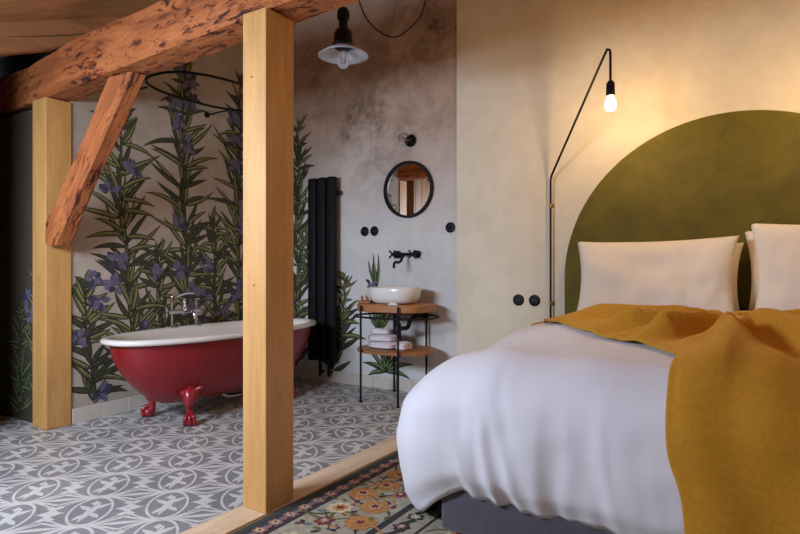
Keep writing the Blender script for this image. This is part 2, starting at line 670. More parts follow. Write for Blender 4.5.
while x < XR:
    x1 = x + 0.16
    j = random.Random(int(x * 100)).uniform(0, 0.004)
    if x1 > SX0 and x < SX1:
        slope_board(bm, x + 0.003, x1, YF, SY0, 0.03)
        slope_board(bm, x + 0.003, x1, SY1, YB, 0.03)
    else:
        slope_board(bm, x + 0.003, x1, YF, YB, 0.03)
    x = x1
struct('ceiling', bm, M['boards'])
bm = BM()
for (x0, x1, y0, y1) in ((SX0 - 0.06, SX0 + 0.02, SY0 - 0.05, SY1 + 0.05), (SX1 - 0.02, SX1 + 0.06, SY0 - 0.05, SY1 + 0.05),
                         (SX0, SX1, SY0 - 0.05, SY0 + 0.02), (SX0, SX1, SY1 - 0.02, SY1 + 0.05)):
    vs = []
    for dz in (-0.02, 0.1):
        for (x, y) in ((x0, y0), (x1, y0), (x1, y1), (x0, y1)):
            vs.append(bm.verts.new((x, y, ceil_z(y) + dz)))
    for f in ((0, 1, 2, 3), (4, 5, 6, 7), (0, 1, 5, 4), (1, 2, 6, 5), (2, 3, 7, 6), (3, 0, 4, 7)):
        bm.faces.new([vs[i] for i in f])
struct('window_1', bm, M['pine_sill'])


# ------------------------------------------------------------------ timber frame
def rough_bar(L, w, h, amp=0.012, nx=60, seed=1, taper=0.0, chamfer=0.018):
    """hewn timber along +X from 0 to L, centred on Y, bottom at 0, uneven faces"""
    bm = BM()
    prof = []
    hw, hh = w / 2, h
    c = chamfer
    pts = [(-hw, c), (-hw, hh * 0.33), (-hw, hh * 0.66), (-hw, hh - c), (-hw + c, hh), (-hw * 0.33, hh), (hw * 0.33, hh), (hw - c, hh), (hw, hh - c),
           (hw, hh * 0.66), (hw, hh * 0.33), (hw, c), (hw - c, 0), (hw * 0.33, 0), (-hw * 0.33, 0), (-hw + c, 0)]
    rows = []
    for i in range(nx + 1):
        x = L * i / nx
        row = []
        for (y, z) in pts:
            p = Vector((x * 1.0, y * 3, z * 3 + seed * 7.3))
            d = noise.noise(p * 1.1) * amp * 1.4 + noise.noise(p * 4.0) * amp * 0.6
            ny, nz = y / hw, (z - hh / 2) / (hh / 2)
            l = math.hypot(ny, nz) or 1
            row.append(bm.verts.new((x, y + d * ny / l, z + d * nz / l)))
        rows.append(row)
    for a, b2 in zip(rows, rows[1:]):
        ring_faces(bm, a, b2)
    bm.faces.new(rows[0])
    bm.faces.new(rows[-1])
    return bm


# tie beam, slightly skewed in plan like the photograph's
bx0 = Vector((-4.75, 2.165, 2.135))
bx1 = Vector((0.6, 1.70, 2.135))
d = bx1 - bx0
beam = link('timber_beam', rough_bar(d.length, 0.20, 0.27, 0.014, 110, 1), M['old'], None, True)
beam.location = bx0
beam.rotation_euler = (0, 0, math.atan2(d.y, d.x))
tag(beam, 'old rough-hewn reddish brown beam running across the top of both pale posts', 'beam')


def post(x0, x1, y0, y1, ztop, label):
    o = thing('timber_post', label, 'post', ((x0 + x1) / 2, (y0 + y1) / 2, 0.0))
    bm = BM()
    hx, hy = (x1 - x0) / 2, (y1 - y0) / 2
    box(bm, -hx, hx, -hy, hy, 0, ztop, 0.004, 2)
    link('post_shaft', bm, M['pine'], o)
    for (z, s) in ((ztop - 0.28, 0), (ztop * 0.45, 1)):
        bm = BM()
        lathe(bm, [(0, 0.0015), (0.0045, 0.0015), (0.005, 0)], -hx * 0.2 * (1 - s), -hy, z, 12, axis='Y')
        link('peg', bm, M['amber'], o)
    return o


fp = post(-1.928, -1.79, 1.796, 1.967, 2.125, 'square new yellow pine post in the foreground standing on the floor sill')
fp.location.z = 0.006
post(-4.075, -3.908, 1.985, 2.148, 2.125, 'square new pine post at the left against the painted wall, with the brace on it')

# brace between rear post and beam
bdir = Vector((0.646, 0, 0.763))
c0 = Vector((-3.388, 2.035, 1.81)) - bdir * 0.80
bm = rough_bar(1.42, 0.105, 0.178, 0.010, 60, 5, chamfer=0.014)
ang = math.atan2(bdir.z, bdir.x)
bmesh.ops.translate(bm, vec=(0, 0, -0.089), verts=bm.verts)
rot = Matrix.Rotation(-ang, 4, 'Y')
mw = Matrix.Translation(c0) @ rot
for (co, no) in (((0, 0, 2.128), (0, 0, 1)), ((-3.902, 0, 0), (-1, 0, 0)), ((0, 0, 1.175), (0, 0, -1))):
    inv = mw.inverted()
    lc = inv @ Vector(co)
    ln_ = (rot.inverted().to_3x3() @ Vector(no)).normalized()
    r = bmesh.ops.bisect_plane(bm, geom=bm.verts[:] + bm.edges[:] + bm.faces[:], plane_co=lc, plane_no=ln_, clear_outer=True)
    es = [e for e in r['geom_cut'] if isinstance(e, bmesh.types.BMEdge)]
    if es:
        bmesh.ops.edgeloop_fill(bm, edges=es)
brace = link('timber_brace', bm, M['old'], None, True)
brace.location = c0
brace.rotation_euler = (0, -ang, 0)
tag(brace, 'old worm-eaten diagonal brace between the left post and the beam', 'brace')


def rafter(x0, x1, y0, y1, h, label):
    bm = BM()
    n = 24
    rows = []
    for i in range(n + 1):
        y = y0 + (y1 - y0) * i / n
        z = ceil_z(y) - 0.002
        w = 0.004 * noise.noise(Vector((x0 * 5, y * 2, 1)))
        rows.append([bm.verts.new(c) for c in ((x0, y, z), (x1, y, z), (x1 + w, y, z - h + 0.015), (x1 - 0.015 + w, y, z - h), (x0 + 0.015, y, z - h), (x0, y, z - h + 0.015))])
    for a, b2 in zip(rows, rows[1:]):
        ring_faces(bm, a, b2)
    bm.faces.new(rows[0])
    bm.faces.new(rows[-1])
    o = link('rafter', bm, M['rafter'])
    return tag(o, label, 'rafter')


rafter(-3.918, -3.80, 1.64, YB - 0.01, 0.185, 'brown ceiling rafter above the left end of the old beam')
raf = bpy.data.objects['rafter']
bm = BM()
pc = []
for i in range(30):
    y = 1.66 + i * 0.03
    pc.append((-3.799, y, ceil_z(y) - 0.085 - 0.02 * math.sin(i * 0.11) + 0.002 * math.sin(i * 1.7)))
tube(bm, pc, [0.0005 + 0.0028 * math.sin(PI * i / 29) for i in range(30)], 6)
link('crack', bm, M['crack'], raf)

# ------------------------------------------------------------------ painted plants (flat paint on the walls)
M['leaf_dark'] = plain('mural_leaf_outline', srgb(38, 40, 28), 0.9)
M['leaf_mid'] = plain('mural_leaf_olive', srgb(92, 90, 50), 0.9, var=0.25, scale=12)
M['leaf_lite'] = plain('mural_leaf_light', srgb(146, 140, 92), 0.9, var=0.2, scale=14)
M['leaf_deep'] = plain('mural_leaf_deep', srgb(62, 62, 38), 0.9, var=0.2, scale=12)
M['leaf_green'] = plain('mural_leaf_green', srgb(58, 84, 48), 0.9, var=0.2, scale=12)
M['flower'] = plain('mural_flower_violet', srgb(98, 92, 112), 0.9, var=0.3, scale=30)
M['flower_d'] = plain('mural_flower_shade', srgb(62, 56, 74), 0.9, var=0.2, scale=30)
MUR = [M['leaf_dark'], M['leaf_mid'], M['leaf_lite'], M['leaf_green'], M['flower'], M['flower_d'], M['leaf_deep']]


class Mural:
    def __init__(s, origin, au, av, n, seed):
        s.bm = BM()
        s.o, s.au, s.av, s.n = Vector(origin), Vector(au), Vector(av), Vector(n)
        s.k = 0
        s.r = random.Random(seed)

    def P(s, u, v, lay):
        return s.bm.verts.new(s.o + s.au * u + s.av * v + s.n * lay)

    def strip(s, pts, widths, mi, lay):
        prev = None
        for i, (p, w) in enumerate(zip(pts, widths)):
            q = pts[min(i + 1, len(pts) - 1)]
            q0 = pts[max(i - 1, 0)]
            tx, ty = q[0] - q0[0], q[1] - q0[1]
            l = math.hypot(tx, ty) or 1
            nx, ny = -ty / l, tx / l
            a = s.P(p[0] + nx * w, p[1] + ny * w, lay)
            b2 = s.P(p[0] - nx * w, p[1] - ny * w, lay)
            if prev:
                s.bm.faces.new((prev[0], prev[1], b2, a)).material_index = mi
            prev = (a, b2)

    def leaf(s, u, v, ang, L, wid, curve, green=False):
        base = 0.0006 + (s.k % 40) * 0.00003
        s.k += 1
        n = 9
        pts = []
        a = ang
        x, y = u, v
        for i in range(n + 1):
            pts.append((x, y))
            a += curve / n
            x += math.cos(a) * L / n
            y += math.sin(a) * L / n
        prof = [math.sin(PI * min(1, (i / n) ** 0.72)) ** 0.85 * wid + 0.0006 for i in range(n + 1)]
        deep = s.r.random() < 0.45
        s.strip(pts, prof, 0, base)
        s.strip(pts[1:-1], [w * 0.62 for w in prof[1:-1]], 3 if green else (6 if deep else 1), base + 0.00001)
        off = wid * 0.22
        pl = [(p[0] + off * math.sin(ang), p[1] + off * abs(math.cos(ang))) for p in pts[1:-2]]
        if not deep or green:
            s.strip(pl, [w * 0.16 for w in prof[1:-2]], 2, base + 0.00002)

    def flower(s, u, v, sz):
        base = 0.0022 + (s.k % 30) * 0.00002
        s.k += 1
        for q in range(9):
            a = s.r.uniform(0, 2 * PI)
            L = sz * s.r.uniform(0.5, 1.0)
            cx, cy = u + math.cos(a) * L * 0.15, v + math.sin(a) * L * 0.15
            n = 5
            pts = [(cx + math.cos(a) * L * i / n, cy + math.sin(a) * L * i / n) for i in range(n + 1)]
            s.strip(pts, [sz * 0.26 * math.sin(PI * (i + 0.5) / (n + 1)) for i in range(n + 1)], 5 if q % 3 == 0 else 4, base + q * 0.00001)

    def stem(s, path, w):
        s.strip(path, [w * (1 - 0.6 * i / (len(path) - 1)) for i in range(len(path))], 0, 0.0004)
        s.strip(path, [w * 0.4 * (1 - 0.6 * i / (len(path) - 1)) for i in range(len(path))], 1, 0.0005)

    def plant(s, path, step=0.085, L=0.24, wid=0.017, w=0.013, flowers=0.35, green=False, vmin=0.0):
        path = [Vector((p[0], p[1])) for p in path]
        seg = []
        tot = 0
        for a, b2 in zip(path, path[1:]):
            seg.append((tot, (b2 - a).length, a, b2))
            tot += (b2 - a).length
        fine = []
        N = 30
        for i in range(N + 1):
            d0 = tot * i / N
            for (t0, l, a, b2) in seg:
                if d0 <= t0 + l + 1e-6:
                    p = a.lerp(b2, (d0 - t0) / l)
                    fine.append((p.x + 0.008 * math.sin(d0 * 9), p.y))
                    break
        s.stem(fine, w)
        d0 = 0.03
        side = 1
        while d0 < tot:
            f = d0 / tot
            i = min(N, int(f * N))
            x, y = fine[i]
            sc = 1.0 if f < 0.7 else 1.0 - 0.65 * (f - 0.7) / 0.3
            for sd in (1, -1):
                for q in range(3):
                    an = PI / 2 - sd * (s.r.uniform(0.20, 0.55), s.r.uniform(0.6, 1.0), s.r.uniform(1.0, 1.45))[q]
                    LL = L * sc * s.r.uniform(0.65, 1.1)
                    s.leaf(x, y + s.r.uniform(-0.05, 0.05), an, LL, wid * (0.6 + 0.4 * sc), sd * s.r.uniform(-0.9, 0.6), green)
            if s.r.random() < 0.8:
                sd = s.r.choice((1, -1))
                s.leaf(x, y, PI / 2 - sd * s.r.uniform(0.15, 0.5), L * sc * 0.8, wid * 0.8, sd * 0.3, green)
            if s.r.random() < flowers:
                sd = s.r.choice((1, -1))
                s.flower(x + sd * s.r.uniform(0.03, 0.11), y + s.r.uniform(0, 0.06), 0.085)
            d0 += step * (0.55 + 0.45 * sc) * s.r.uniform(0.9, 1.15)


# wall with the bath: u = Y, v = Z
mu = Mural((XM, 0, 0), (0, 1, 0), (0, 0, 1), (1, 0, 0), 4)
mu.plant([(2.32, 0.12), (2.27, 0.45), (2.24, 0.98)], L=0.25, step=0.125, w=0.014, wid=0.022)
mu.plant([(2.62, 0.30), (2.56, 1.0), (2.50, 1.6), (2.50, 2.30)], L=0.36, step=0.145, w=0.020, wid=0.020, flowers=0.6)
mu.plant([(2.86, 0.4), (2.82, 0.85), (2.80, 1.22)], L=0.25, step=0.13, w=0.013, wid=0.021)
mu.plant([(3.10, 0.35), (3.06, 1.2), (3.03, 1.9), (3.04, 2.66)], L=0.36, step=0.145, w=0.020, wid=0.020, flowers=0.6)
mu.plant([(3.62, 0.35), (3.60, 1.2), (3.62, 1.9), (3.66, 2.72)], L=0.36, step=0.145, w=0.019, wid=0.020, flowers=0.6)
mu.plant([(3.36, 0.35), (3.34, 1.0), (3.32, 1.5)], L=0.27, step=0.13, w=0.013, wid=0.021)
mu.plant([(4.02, 0.3), (4.03, 1.2), (4.02, 2.2)], L=0.18, step=0.12, w=0.012)
bmesh.ops.bisect_plane(mu.bm, geom=mu.bm.verts[:] + mu.bm.edges[:] + mu.bm.faces[:], plane_co=(0, 2.156, 0), plane_no=(0, -1, 0), clear_outer=True)
bmesh.ops.bisect_plane(mu.bm, geom=mu.bm.verts[:] + mu.bm.edges[:] + mu.bm.faces[:], plane_co=(0, 4.198, 0), plane_no=(0, 1, 0), clear_outer=True)
o = link('painted_plants', mu.bm, MUR, wall_left)
# back wall: u = X, v = Z
mb = Mural((0, YB, 0), (1, 0, 0), (0, 0, 1), (0, -1, 0), 9)
mb.plant([(-3.80, 0.15), (-3.78, 1.2), (-3.76, 2.42)], L=0.34, step=0.14, w=0.014, wid=0.020, flowers=0.1)
mb.plant([(-3.66, 0.9), (-3.66, 1.35)], L=0.14, step=0.08, w=0.008, green=True, flowers=0.0)
mb.plant([(-3.36, 0.11), (-3.30, 0.35), (-3.22, 0.62)], L=0.32, step=0.12, w=0.014, wid=0.024, flowers=0.0)
mb.plant([(-3.26, 0.5), (-3.23, 0.75), (-3.20, 1.0)], L=0.15, step=0.10, w=0.009, wid=0.014, flowers=0.0)
for (an, L, cv) in ((2.9, 0.20, 0.9), (2.5, 0.26, 0.7), (2.1, 0.32, 0.5), (1.75, 0.36, 0.1), (1.4, 0.37, -0.2), (1.05, 0.32, -0.5), (0.7, 0.30, -0.7), (0.35, 0.26, -0.9), (2.3, 0.2, 0.9)):
    mb.leaf(-2.78, 0.14, an, L, 0.021, cv, True)
for (an, L, cv) in ((2.5, 0.20, -0.5), (2.1, 0.26, -0.3), (1.75, 0.30, -0.1), (1.45, 0.30, 0.1), (1.1, 0.24, 0.3), (0.7, 0.2, 0.4)):
    mb.leaf(-2.84, 0.50, an, L, 0.018, cv, True)
for (an, L, cv) in ((2.15, 0.26, -0.4), (1.9, 0.22, -0.2), (1.6, 0.15, 0.0), (1.38, 0.30, 0.25), (1.75, 0.30, -0.1)):
    mb.leaf(-2.87, 0.86, an, L, 0.014, cv, True)
mb.flower(-2.93, 0.90, 0.06)
bmesh.ops.bisect_plane(mb.bm, geom=mb.bm.verts[:] + mb.bm.edges[:] + mb.bm.faces[:], plane_co=(-3.916, 0, 0), plane_no=(-1, 0, 0), clear_outer=True)
o = link('painted_plants', mb.bm, MUR, bpy.data.objects['wall_back'])
# recess
mr = Mural((0, 2.03, 0), (1, 0, 0), (0, 0, 1), (0, -1, 0), 3)
mr.plant([(-4.13, 0.05), (-4.12, 0.6), (-4.11, 1.1)], L=0.22, step=0.12, flowers=0.2)
mr.plant([(-4.34, 0.05), (-4.33, 0.4), (-4.3, 0.75)], L=0.24, step=0.12, green=True, flowers=0.0)
bmesh.ops.bisect_plane(mr.bm, geom=mr.bm.verts[:] + mr.bm.edges[:] + mr.bm.faces[:], plane_co=(-4.08, 0, 0), plane_no=(1, 0, 0), clear_outer=True)
o = link('painted_plants', mr.bm, MUR, wall_rec)

# ------------------------------------------------------------------ clawfoot bath
TX, TY = -3.44, 3.02
tub = thing('clawfoot_bath', 'red clawfoot bath with a white rolled rim against the painted plant wall', 'bathtub', (TX, TY, 0))
HX, HY = 0.355, 0.885


def tub_outline(hx, hy, z, n=64, p=2.9, cyoff=0.0):
    out = []
    for i in range(n):
        t = 2 * PI * i / n
        c, s = math.cos(t), math.sin(t)
        out.append(Vector((hx * math.copysign(abs(c) ** (2 / p), c), cyoff + hy * math.copysign(abs(s) ** (2 / p), s), z)))
    return out


def loft(bm, rows, close0=False, close1=False):
    rs = [[bm.verts.new(v) for v in r] for r in rows]
    for a, b2 in zip(rs, rs[1:]):
        ring_faces(bm, a, b2)
    for flag, r in ((close0, rs[0]), (close1, rs[-1])):
        if flag:
            bm.faces.new(r)


bm = BM()
rows = []
NB = 18
for i in range(NB + 1):
    t = i / NB
    z = 0.130 + (0.568 - 0.130) * t
    # body curves in towards the bottom
    fx = 0.36 + 0.64 * (math.sin(min(1, t * 1.0) * PI / 2)) ** 0.55 if t > 0 else 0.36
    fy = 0.62 + 0.38 * (math.sin(t * PI / 2)) ** 0.75 if t > 0 else 0.62
    rows.append(tub_outline((HX - 0.03) * fx, (HY - 0.03) * fy, z, p=2.5))
loft(bm, rows, close0=True)
link('bath_shell', bm, M['red'], tub, 'all')
bm = BM()
rows = []
for (o_, z) in ((-0.028, 0.560), (-0.004, 0.552), (0.018, 0.556), (0.028, 0.570), (0.020, 0.586), (0.0, 0.592), (-0.022, 0.588), (-0.038, 0.572), (-0.046, 0.54)):
    rows.append(tub_outline(HX + o_, HY + o_, z, p=2.35))
for t in (0.15, 0.35, 0.6, 0.85, 1.0):
    k = 1 - t
    zz = 0.54 - 0.37 * t
    tt = (zz - 0.16) / (0.568 - 0.16)
    fx = 0.36 + 0.64 * math.sin(tt * PI / 2) ** 0.55 if tt > 0 else 0.36
    fy = 0.62 + 0.38 * math.sin(tt * PI / 2) ** 0.75 if tt > 0 else 0.62
    rows.append(tub_outline((HX - 0.03) * fx - 0.022, (HY - 0.03) * fy - 0.022, zz, p=2.5))
loft(bm, rows, close1=True)
link('bath_rim', bm, M['enamel'], tub, 'all')
# claw feet
fbm = None
for sx in (1, -1):
    for sy in (1, -1):
        bm = BM()
        # leaf bracket, cabriole leg and ball
        pth = smooth_path([(0.10, 0.0, 0.225), (0.155, 0.0, 0.215), (0.185, 0, 0.16), (0.17, 0, 0.10), (0.175, 0, 0.06), (0.19, 0, 0.035)], 6)
        n = len(pth)
        rr = []
        for i in range(n):
            t = i / (n - 1)
            rr.append(0.030 + 0.022 * math.sin(PI * min(1, t * 1.8)) * (t < 0.6) - 0.008 * math.sin(PI * t) + (0.006 if t > 0.8 else 0))
        tube(bm, pth, rr, 14)
        lathe(bm, [(0, 0.0), (0.022, 0.002), (0.036, 0.014), (0.042, 0.034), (0.036, 0.056), (0.020, 0.068), (0, 0.072)], 0.195, 0, 0, 18)
        for q in (-0.6, 0, 0.6):      # toes gripping the ball
            tube(bm, smooth_path([(0.175, 0.01 * q, 0.085), (0.215 + 0.01 * math.cos(q), 0.036 * q, 0.066), (0.232 - 0.012 * abs(q), 0.050 * q, 0.036), (0.224 - 0.01 * abs(q), 0.048 * q, 0.008)], 4), [0.013] * 12 + [0.008], 8)
        # acanthus leaf spreading on the shell
        for q in (-1, 0, 1):
            tube(bm, smooth_path([(0.18, 0.012 * q, 0.17), (0.165, 0.05 * q, 0.23), (0.165 + 0.02, 0.085 * q, 0.275 - 0.03 * abs(q))], 5), [0.024, 0.024, 0.024, 0.023, 0.022, 0.02, 0.018, 0.015, 0.012, 0.008, 0.004], 8)
        a = math.atan2(sy * 0.75, sx * 1.0)
        bmesh.ops.rotate(bm, cent=(0, 0, 0), matrix=Matrix.Rotation(a, 3, 'Z'), verts=bm.verts)
        bmesh.ops.translate(bm, vec=(sx * 0.06, sy * 0.36, 0), verts=bm.verts)
        link('claw_foot', bm, M['redfoot'], tub, 'all')
# drain pipe under the bath
bm = BM()
tube(bm, smooth_path([(-0.05, 0.02, 0.14), (-0.05, 0.02, 0.09), (-0.05, 0.08, 0.06), (-0.05, 0.2, 0.05)], 6), 0.02, 12)
link('drain_pipe', bm, M['chrome'], tub, True)

# bath mixer with hand shower on the rear rim
mx = thing('bath_mixer', 'chrome telephone-style bath mixer with hand shower on the far bath rim', 'faucet', (-3.775, 2.93, 0.593))
bm = BM()
tube(bm, smooth_path([(0, -0.11, 0.0), (0, -0.11, 0.02), (0, -0.11, 0.20), (0, -0.10, 0.235), (0, -0.05, 0.245)], 6), 0.009, 10)
link('riser', bm, M['chrome'], mx, True)
bm = BM()
tube(bm, smooth_path([(0, 0.11, 0.0), (0, 0.11, 0.02), (0, 0.11, 0.19)], 6), 0.009, 10)
link('riser', bm, M['chrome'], mx, True)
bm = BM()
tube(bm, [(0.0, -0.13, 0.11), (0, 0.13, 0.11)], 0.016, 14)
lathe(bm, [(0, 0.10), (0.018, 0.10), (0.024, 0.13), (0.014, 0.17), (0.011, 0.21), (0, 0.21)], 0, 0, 0, 16)
tube(bm, smooth_path([(0, 0, 0.11), (0.06, 0, 0.12), (0.11, 0, 0.10), (0.12, 0, 0.055)], 6), 0.012, 12)
mbody = link('mixer_body', bm, M['chrome'], mx, True)
for s in (-1, 1):
    bm = BM()
    for a in (0, PI / 2):
        c, si = 0.034 * math.cos(a), 0.034 * math.sin(a)
        tube(bm, [(-c, s * 0.155, 0.11 - si), (c, s * 0.155, 0.11 + si)], 0.006, 8)
    tube(bm, [(0, s * 0.13, 0.11), (0, s * 0.165, 0.11)], 0.009, 10)
    link('cross_handle', bm, M['chrome'], mbody, True)
for s in (-1, 1):
    bm = BM()
    lathe(bm, [(0, 0), (0.024, 0), (0.024, 0.006), (0.012, 0.012), (0, 0.012)], 0, s * 0.11, 0.0, 16)
    link('flange', bm, M['chrome'], mx, True)
bm = BM()
tube(bm, smooth_path([(0.03, -0.10, 0.225), (0.01, 0.0, 0.245), (0.0, 0.08, 0.245)], 6), 0.010, 10)
lathe(bm, [(0, 0.03), (0.012, 0.03), (0.034, 0.006), (0.036, 0), (0, 0)], 0.035, -0.115, 0.19, 18)
link('hand_shower', bm, M['chrome'], mx, True)

# shower ring rail
sr = thing('shower_curtain_rail', 'black oval shower curtain rail hanging above the red bath', 'curtain rail', (-3.38, 2.90, 2.29))
bm = BM()
tube(bm, [(0.33 * math.cos(2 * PI * i / 72) if abs(math.cos(2 * PI * i / 72)) < 2 else 0, 0.70 * math.sin(2 * PI * i / 72), 0) for i in range(72)] if False else
     [(v.x, v.y, 0) for v in tub_outline(0.315, 0.50, 0, 96, 2.4)], 0.009, 10, closed=True)
link('rail', bm, M['black'], sr, True)
for y in (-0.36, 0.36):
    bm = BM()
    tube(bm, [(-0.29, y, 0.0), (-0.535, y, 0.0)], 0.007, 8)
    lathe(bm, [(0, 0), (0.025, 0), (0.025, 0.008), (0, 0.008)], -0.539, y, 0, 16, axis='X')
    link('wall_bracket', bm, M['black'], sr, True)
# small hook loop at the end nearest the brace
bm = BM()
tube(bm, smooth_path([(-0.10, -0.497, 0), (-0.14, -0.55, 0.0), (-0.13, -0.60, 0.005), (-0.07, -0.59, 0.01), (-0.02, -0.50, 0.0)], 6), 0.008, 8)
link('hook_loop', bm, M['black'], sr, True)
for y in (0.42,):
    bm = BM()
    zt = ceil_z(2.90 + y) - 2.29
    tube(bm, [(0.235, y, 0), (0.235, y, zt)], 0.005, 8)
    link('ceiling_hanger', bm, M['black'], sr, True)

# ------------------------------------------------------------------ radiator
rd = thing('towel_radiator', 'tall black radiator of three upright flat tubes beside the wash stand wall', 'radiator', (-3.40, YB, 0))
for i in range(3):
    bm = BM()
    x = -0.113 + i * 0.108
    prism(bm, superell(0.047, 0.030, 3.2, 32, x, -0.085), 0.20, 1.84, 0.008)
    link('radiator_tube', bm, M['rad'], rd, True)
for z in (0.32, 1.70):
    bm = BM()
    box(bm, -0.17, 0.17, -0.060, -0.035, z - 0.02, z + 0.02, 0.004)
    for x in (-0.12, 0.12):
        box(bm, x - 0.015, x + 0.015, -0.04, -0.005, z - 0.015, z + 0.015)
    link('manifold', bm, M['rad'], rd)
for x in (-0.05, 0.05):
    bm = BM()
    lathe(bm, [(0, 0.06), (0.014, 0.06), (0.016, 0.2), (0, 0.2)], x, -0.06, 0, 12)
    tube(bm, [(x, -0.06, 0.09), (x, -0.014, 0.09)], 0.011, 10)
    link('valve', bm, M['black'], rd, True)

# ------------------------------------------------------------------ wash stand
VX, VY = -2.50, 3.93
vs = thing('wash_stand', 'round wash stand with two wooden shelves on four thin black legs', 'wash stand', (VX, VY, 0))
bm = BM()
prism(bm, superell(0.305, 0.235, 2.9, 64), 0.694, 0.752, 0.006)
link('wooden_top', bm, M['shelfwood'], vs, True)
bm = BM()
prism(bm, superell(0.315, 0.250, 2.4, 64), 0.375, 0.402, 0.005)
link('lower_shelf', bm, M['shelfwood'], vs, True)
bm = BM()
tube(bm, [(x, y, 0.652) for (x, y) in superell(0.345, 0.252, 2.3, 72)], 0.008, 10, closed=True)
link('ring', bm, M['black'], vs, True)
LEGS = [(-0.17, -0.243), (0.17, -0.243), (-0.165, 0.225), (0.145, 0.225)]
for (x, y) in LEGS:
    bm = BM()
    lathe(bm, [(0, 0), (0.013, 0), (0.013, 0.012), (0.0085, 0.016), (0.0085, 0.742), (0, 0.746)], x, y, 0, 12)
    link('leg', bm, M['black'], vs, True)
# basin
bs = thing('wash_basin', 'white oval counter basin on the wooden wash stand top', 'basin', (VX - 0.005, VY - 0.01, 0.7525))
bm = BM()
out_ = [(0.56, 0.0), (0.70, 0.002), (0.86, 0.015), (0.95, 0.045), (0.995, 0.09), (1.0, 0.124), (0.985, 0.128), (0.965, 0.122), (0.93, 0.08), (0.82, 0.035), (0.6, 0.022)]
loft(bm, [[Vector((x, y, z)) for (x, y) in superell(0.205 * k, 0.165 * k, 2.5, 56)] for (k, z) in out_], True, True)
bowl = link('bowl', bm, M['ceramic'], bs, 'all')
bm = BM()
lathe(bm, [(0, 0.0225), (0.02, 0.0225), (0.02, 0.026), (0, 0.028)], 0, 0, 0, 16)
link('drain', bm, M['chrome'], bowl, True)
# waste trap
tr = thing('bottle_trap', 'black waste trap under the wash stand top, elbow running to the wall', 'pipe', (VX + 0.01, VY, 0.50))
bm = BM()
lathe(bm, [(0, -0.03), (0.026, -0.03), (0.030, -0.02), (0.030, 0.09), (0.022, 0.10), (0.016, 0.12), (0.016, 0.204), (0, 0.204)], 0.0, 0, 0, 18)
link('trap_body', bm, M['blackplast'], tr, True)
bm = BM()
tube(bm, smooth_path([(0.02, 0.0, 0.06), (0.06, 0.0, 0.06), (0.085, 0.02, 0.07), (0.09, 0.05, 0.12), (0.10, 0.10, 0.145), (0.10, 0.2, 0.145), (0.10, 0.26, 0.145)], 6), 0.017, 12)
lathe(bm, [(0, 0), (0.034, 0), (0.034, 0.012), (0.018, 0.016), (0, 0.016)], 0.10, 0.268, 0.145, 20, axis='Y')
link('trap_elbow', bm, M['blackplast'], tr, True)

# towels on the lower shelf: two folded
def folded(w, d_, h, seed, n=26):
    bm = BM()
    rows = []
    for j in range(n + 1):
        t = -PI / 2 + PI * j / n
        rr = []
        for i in range(48):
            a = 2 * PI * i / 48
            c, s = math.cos(a), math.sin(a)
            k = max(0.05, math.cos(t)) ** 0.42
            x = w / 2 * k * math.copysign(abs(c) ** 0.45, c)
            y = d_ / 2 * k * math.copysign(abs(s) ** 0.45, s)
            z = h / 2 * (1 + math.copysign(abs(math.sin(t)) ** 0.7, math.sin(t)))
            q = noise.noise(Vector((x * 9, y * 9, seed))) * 0.010
            groove = -0.010 * math.exp(-((z / h - 0.5) / 0.10) ** 2)
            rr.append(Vector((x + q + groove * c, y + q + groove * s, max(0, z + q * (z / h)))))
        rows.append(rr)
    loft(bm, rows, True, True)
    return bm


z = 0.403
for i, (w, d_, h, dx, lab) in enumerate(((0.26, 0.20, 0.055, -0.07, 'pale folded towel at the bottom of the pile on the wash stand shelf'),
                                         (0.24, 0.19, 0.052, -0.08, 'pale folded towel in the middle of the pile on the lower shelf'),
                                         (0.17, 0.16, 0.045, -0.10, 'small pale towel topmost on the pile under the basin'))):
    o = link('folded_towel', folded(w, d_, h, i * 3.1), M['towel'], None, 'all', (VX + dx, VY - 0.05, z))
    o.rotation_euler = (0, 0, 0.12 * (i - 1))
    tag(o, lab, 'towel', 'folded towels on the lower shelf')
    z += h + 0.0005
o = link('folded_towel', folded(0.10, 0.16, 0.06, 8.1), M['towel'], None, 'all', (VX + 0.115, VY - 0.07, 0.403))
tag(o, 'small rolled pale towel lying right of the towel pile', 'towel', 'folded towels on the lower shelf')

